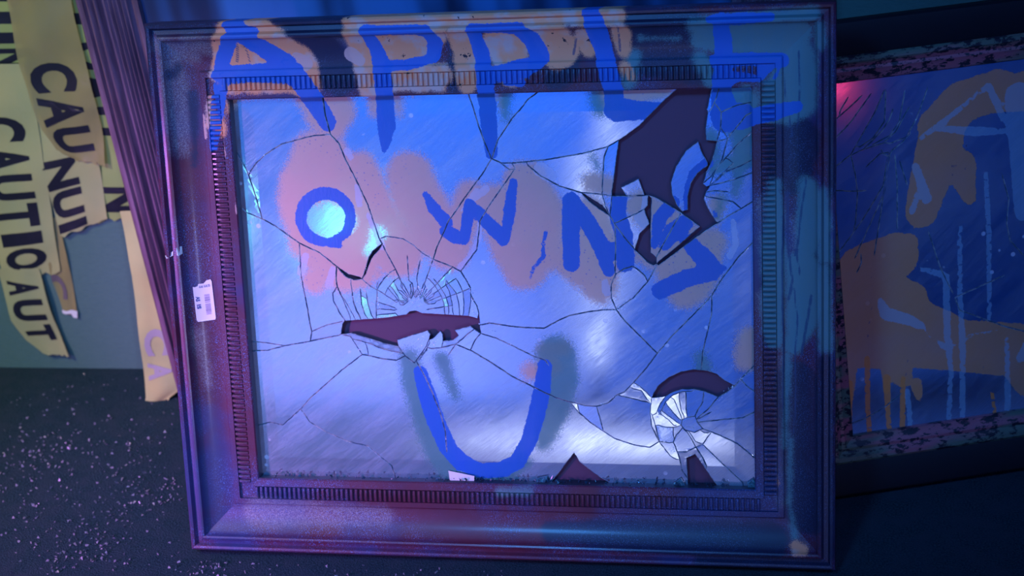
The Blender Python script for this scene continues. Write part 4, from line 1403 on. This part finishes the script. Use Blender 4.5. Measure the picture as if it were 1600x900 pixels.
def tape(name, left, right, lift, mat, text, label, ink, band=(0.16, 0.84), torn=0.0, y=None, curl=0.0, wave=0.0012):
    """ribbon between two edges given top to bottom; lettering runs down it, tops to the right"""
    depth = -lift if y is None else y - WALLY
    Lp = WALLF.at(left, depth)
    Rp = WALLF.at(right, depth)

    def run(P):
        s = np.r_[0, np.cumsum(np.hypot(*np.diff(P, axis=0).T))]
        return s / s[-1], s[-1]
    sl, ll = run(Lp)
    sr, lr = run(Rp)
    tot = 0.5 * (ll + lr)

    def pos(s, t, up=0.0):
        s = np.asarray(s, float)
        t = np.asarray(t, float)
        a = np.c_[np.interp(s, sl, Lp[:, 0]), np.interp(s, sl, Lp[:, 1])]
        b = np.c_[np.interp(s, sr, Rp[:, 0]), np.interp(s, sr, Rp[:, 1])]
        q = a * (1 - t)[:, None] + b * t[:, None]
        bend = wave * np.sin(s * tot * 55 + t * 2.0) + wave * 0.8 * np.sin(t * 7 + s * 9) - curl * np.clip(s - 0.8, 0, 1) ** 2
        return np.c_[q[:, 0], depth + bend - up, q[:, 1]]
    ns, nt = 60, 12
    S, T = np.meshgrid(np.linspace(0, 1, ns), np.linspace(0, 1, nt), indexing='ij')
    S2 = S.copy()
    if torn:
        rag = np.array([rng.uniform(-1, 1) for _ in range(nt)]) * torn / tot
        S2[-1] += rag
        S2[-2] += rag * 0.5
    s_ = S2.ravel()
    V = pos(np.minimum(s_, 1.0), T.ravel())
    ext = np.maximum(s_ - 1.0, 0) * tot
    V[:, 2] -= ext
    F = []
    for i in range(ns - 1):
        for j in range(nt - 1):
            a = i * nt + j
            F.append((a, a + nt, a + nt + 1, a + 1))
    me_v = [tuple(v) for v in V]
    root = mesh_from(name, me_v, F, None, [mat], smooth=True)
    root.matrix_world = WALLF.m
    tag(root, label, 'caution tape')
    if text:
        for ch, x, wch in text:
            VV, FF = text_data(ch, 0.045)
            hgt = 0.70
            bm = bmesh.new()
            vs_ = [bm.verts.new((a, b, 0)) for a, b in VV]
            for f in FF:
                try:
                    bm.faces.new([vs_[i] for i in f])
                except ValueError:
                    pass
            bmesh.ops.triangulate(bm, faces=bm.faces[:])
            bmesh.ops.subdivide_edges(bm, edges=[e for e in bm.edges if e.calc_length() > 0.15], cuts=2, use_grid_fill=False)
            bmesh.ops.triangulate(bm, faces=bm.faces[:])
            bm.verts.index_update()
            VV = np.array([v.co[:2] for v in bm.verts])
            FF = [tuple(v.index for v in f.verts) for f in bm.faces]
            bm.free()
            lo, hi = VV[:, 0].min(), VV[:, 0].max()
            ss = (x + (VV[:, 0] - lo) / max(hi - lo, 1e-6) * wch) / tot
            tt = band[0] + (VV[:, 1] / hgt) * (band[1] - band[0])
            ok = ss <= 1.0
            ss = np.minimum(ss, 1.0)
            W_ = pos(ss, np.clip(tt, 0, 1), 0.0007)
            FF = [f for f in FF if all(ok[i] for i in f)]
            if FF:
                o = mesh_from('letter', [tuple(v) for v in W_], FF, root, [ink])
    return root


def letters(y_top, spans):
    """(letter, first and last photo row) measured down a strip that starts at y_top"""
    return [(c, (a - y_top) * 0.000975, (b - a) * 0.000975) for c, a, b in spans]


tape('caution_tape', [(-60, -20), (-25, 100), (5, 200)], [(45, -20), (72, 100), (100, 200)], 0.003, M['tape_green'], letters(-20, [('T', -12, 8), ('I', 16, 34), ('I', 47, 64), ('N', 72, 102), ('C', 118, 164)]), 'green-yellow caution tape at the wall, mostly covered by a translucent strip', M['ink'], (0.2, 0.8))
tape('caution_tape', [(80, -20), (105, 110), (130, 245), (152, 345)], [(178, -20), (205, 110), (232, 245), (250, 345)], 0.004, M['tape_green'], letters(-20, [('I', 18, 34), ('O', 60, 104), ('A', 110, 152), ('U', 160, 206), ('N', 288, 330)]), 'yellow caution tape tucked behind the reeded frame', M['ink'], (0.16, 0.80), torn=0.006)
tape('caution_tape', [(60, 340), (74, 400), (82, 440), (98, 487)], [(90, 340), (105, 400), (112, 440), (121, 490)], 0.0035, M['tape_thin'], letters(340, [('C', 438, 482)]), 'short brownish strip of tape with a dim letter and white torn end', M['dim_ink'], (-0.3, 0.6), torn=0.004)
tape('caution_tape', [(40, 180), (62, 250), (76, 300), (94, 371)], [(142, 170), (152, 240), (160, 290), (168, 342)], 0.0065, M['tape_yellow'], letters(176, [('N', 248, 294), ('U', 298, 340), ('I', 347, 361)]), 'torn yellow caution tape below the translucent strip', M['ink'], (0.05, 0.58), torn=0.004)
tape('caution_tape', [(-80, 100), (-45, 240), (-15, 360), (8, 440)], [(42, 100), (65, 230), (80, 330), (94, 425)], 0.007, M['tape_yellow'], letters(100, [('C', 182, 224), ('A', 232, 270), ('U', 276, 318), ('T', 325, 364), ('I', 373, 394), ('O', 399, 436)]), 'wide yellow caution tape reading CAUTIO at the wall', M['ink'], (0.17, 0.78), torn=0.003)
tape('caution_tape', [(-5, 420), (6, 460), (18, 500), (40, 532), (68, 554)], [(60, 420), (72, 460), (84, 500), (97, 532), (108, 556)], 0.0095, M['tape_yellow'], letters(420, [('A', 441, 466), ('U', 474, 512), ('T', 520, 550)]), 'narrow curling yellow tape end reading AUT near the carpet', M['ink'], (0.18, 0.84), torn=0.002)
tape('caution_tape', [(5, -20), (30, 100), (50, 165), (64, 200), (90, 240), (118, 250)], [(105, -20), (132, 90), (150, 160), (160, 215), (164, 250), (165, 258)], 0.011, M['tape_thin'], letters(-20, [('C', 93, 138), ('A', 144, 190), ('U', 193, 236)]), "translucent brownish yellow caution tape reading CAU over the others", M['ink'], (0.14, 0.77), torn=0.003, wave=0.002)
tape('caution_tape', [(187, 330), (206, 430), (216, 510), (226, 600), (228, 622), (222, 644)], [(262, 330), (276, 430), (284, 510), (292, 600), (280, 610), (262, 624)], 0.0, M['tape_cream'], letters(330, [('C', 523, 570), ('A', 582, 612)]), 'cream back of a tape strip hanging beside the reeded frame', M['ghost_ink'], (0.14, 0.66), y=0.385, torn=0.003)

te = bpy.data.objects.get('caution_tape.002')
q = WALLF.at([(97, 484), (104, 486), (112, 484), (121, 486), (121, 497), (115, 496), (111, 490), (103, 491), (98, 489)], -0.0048)
mesh_from('torn_edge', [(a[0], -0.0052, a[1]) for a in q], [tuple(range(len(q)))[::-1]], te, [M['tornedge']])

# ------------------------------------------------------------------ broken glass and grit on the carpet
pts = []
cl = [((60, 700), 26, 0.05), ((200, 765), 46, 0.035), ((130, 850), 60, 0.05), ((40, 800), 40, 0.05), ((330, 885), 60, 0.03), ((170, 690), 30, 0.05), ((120, 620), 24, 0.06), ((240, 780), 30, 0.03),
      ((560, 895), 50, 0.05), ((700, 897), 30, 0.05), ((220, 700), 14, 0.04), ((40, 720), 60, 0.04), ((150, 860), 30, 0.025)]
for (x, y), n, sd in cl:
    d = np.array([x - 800, -(y - 450), -FPX]) @ CB.T
    g = CAM + d * (-CAM[2] / d[2])
    for _ in range(n * 2):
        p = (g[0] + rng.gauss(0, sd), g[1] + rng.gauss(0, sd), 0.0012)
        if p[1] < WALLY - 0.02 and not (abs(p[0]) < 0.41 and -0.005 < p[1] < 0.3):
            pts.append(p)
grit = crumbs('glass_grit', pts, None, simple('pale_glass_grit', (0.20, 0.19, 0.23), 0.35), 0.0014, 0.0034, rng)
tag(grit, 'tiny pale crumbs of broken glass strewn over the dark carpet', 'broken glass')
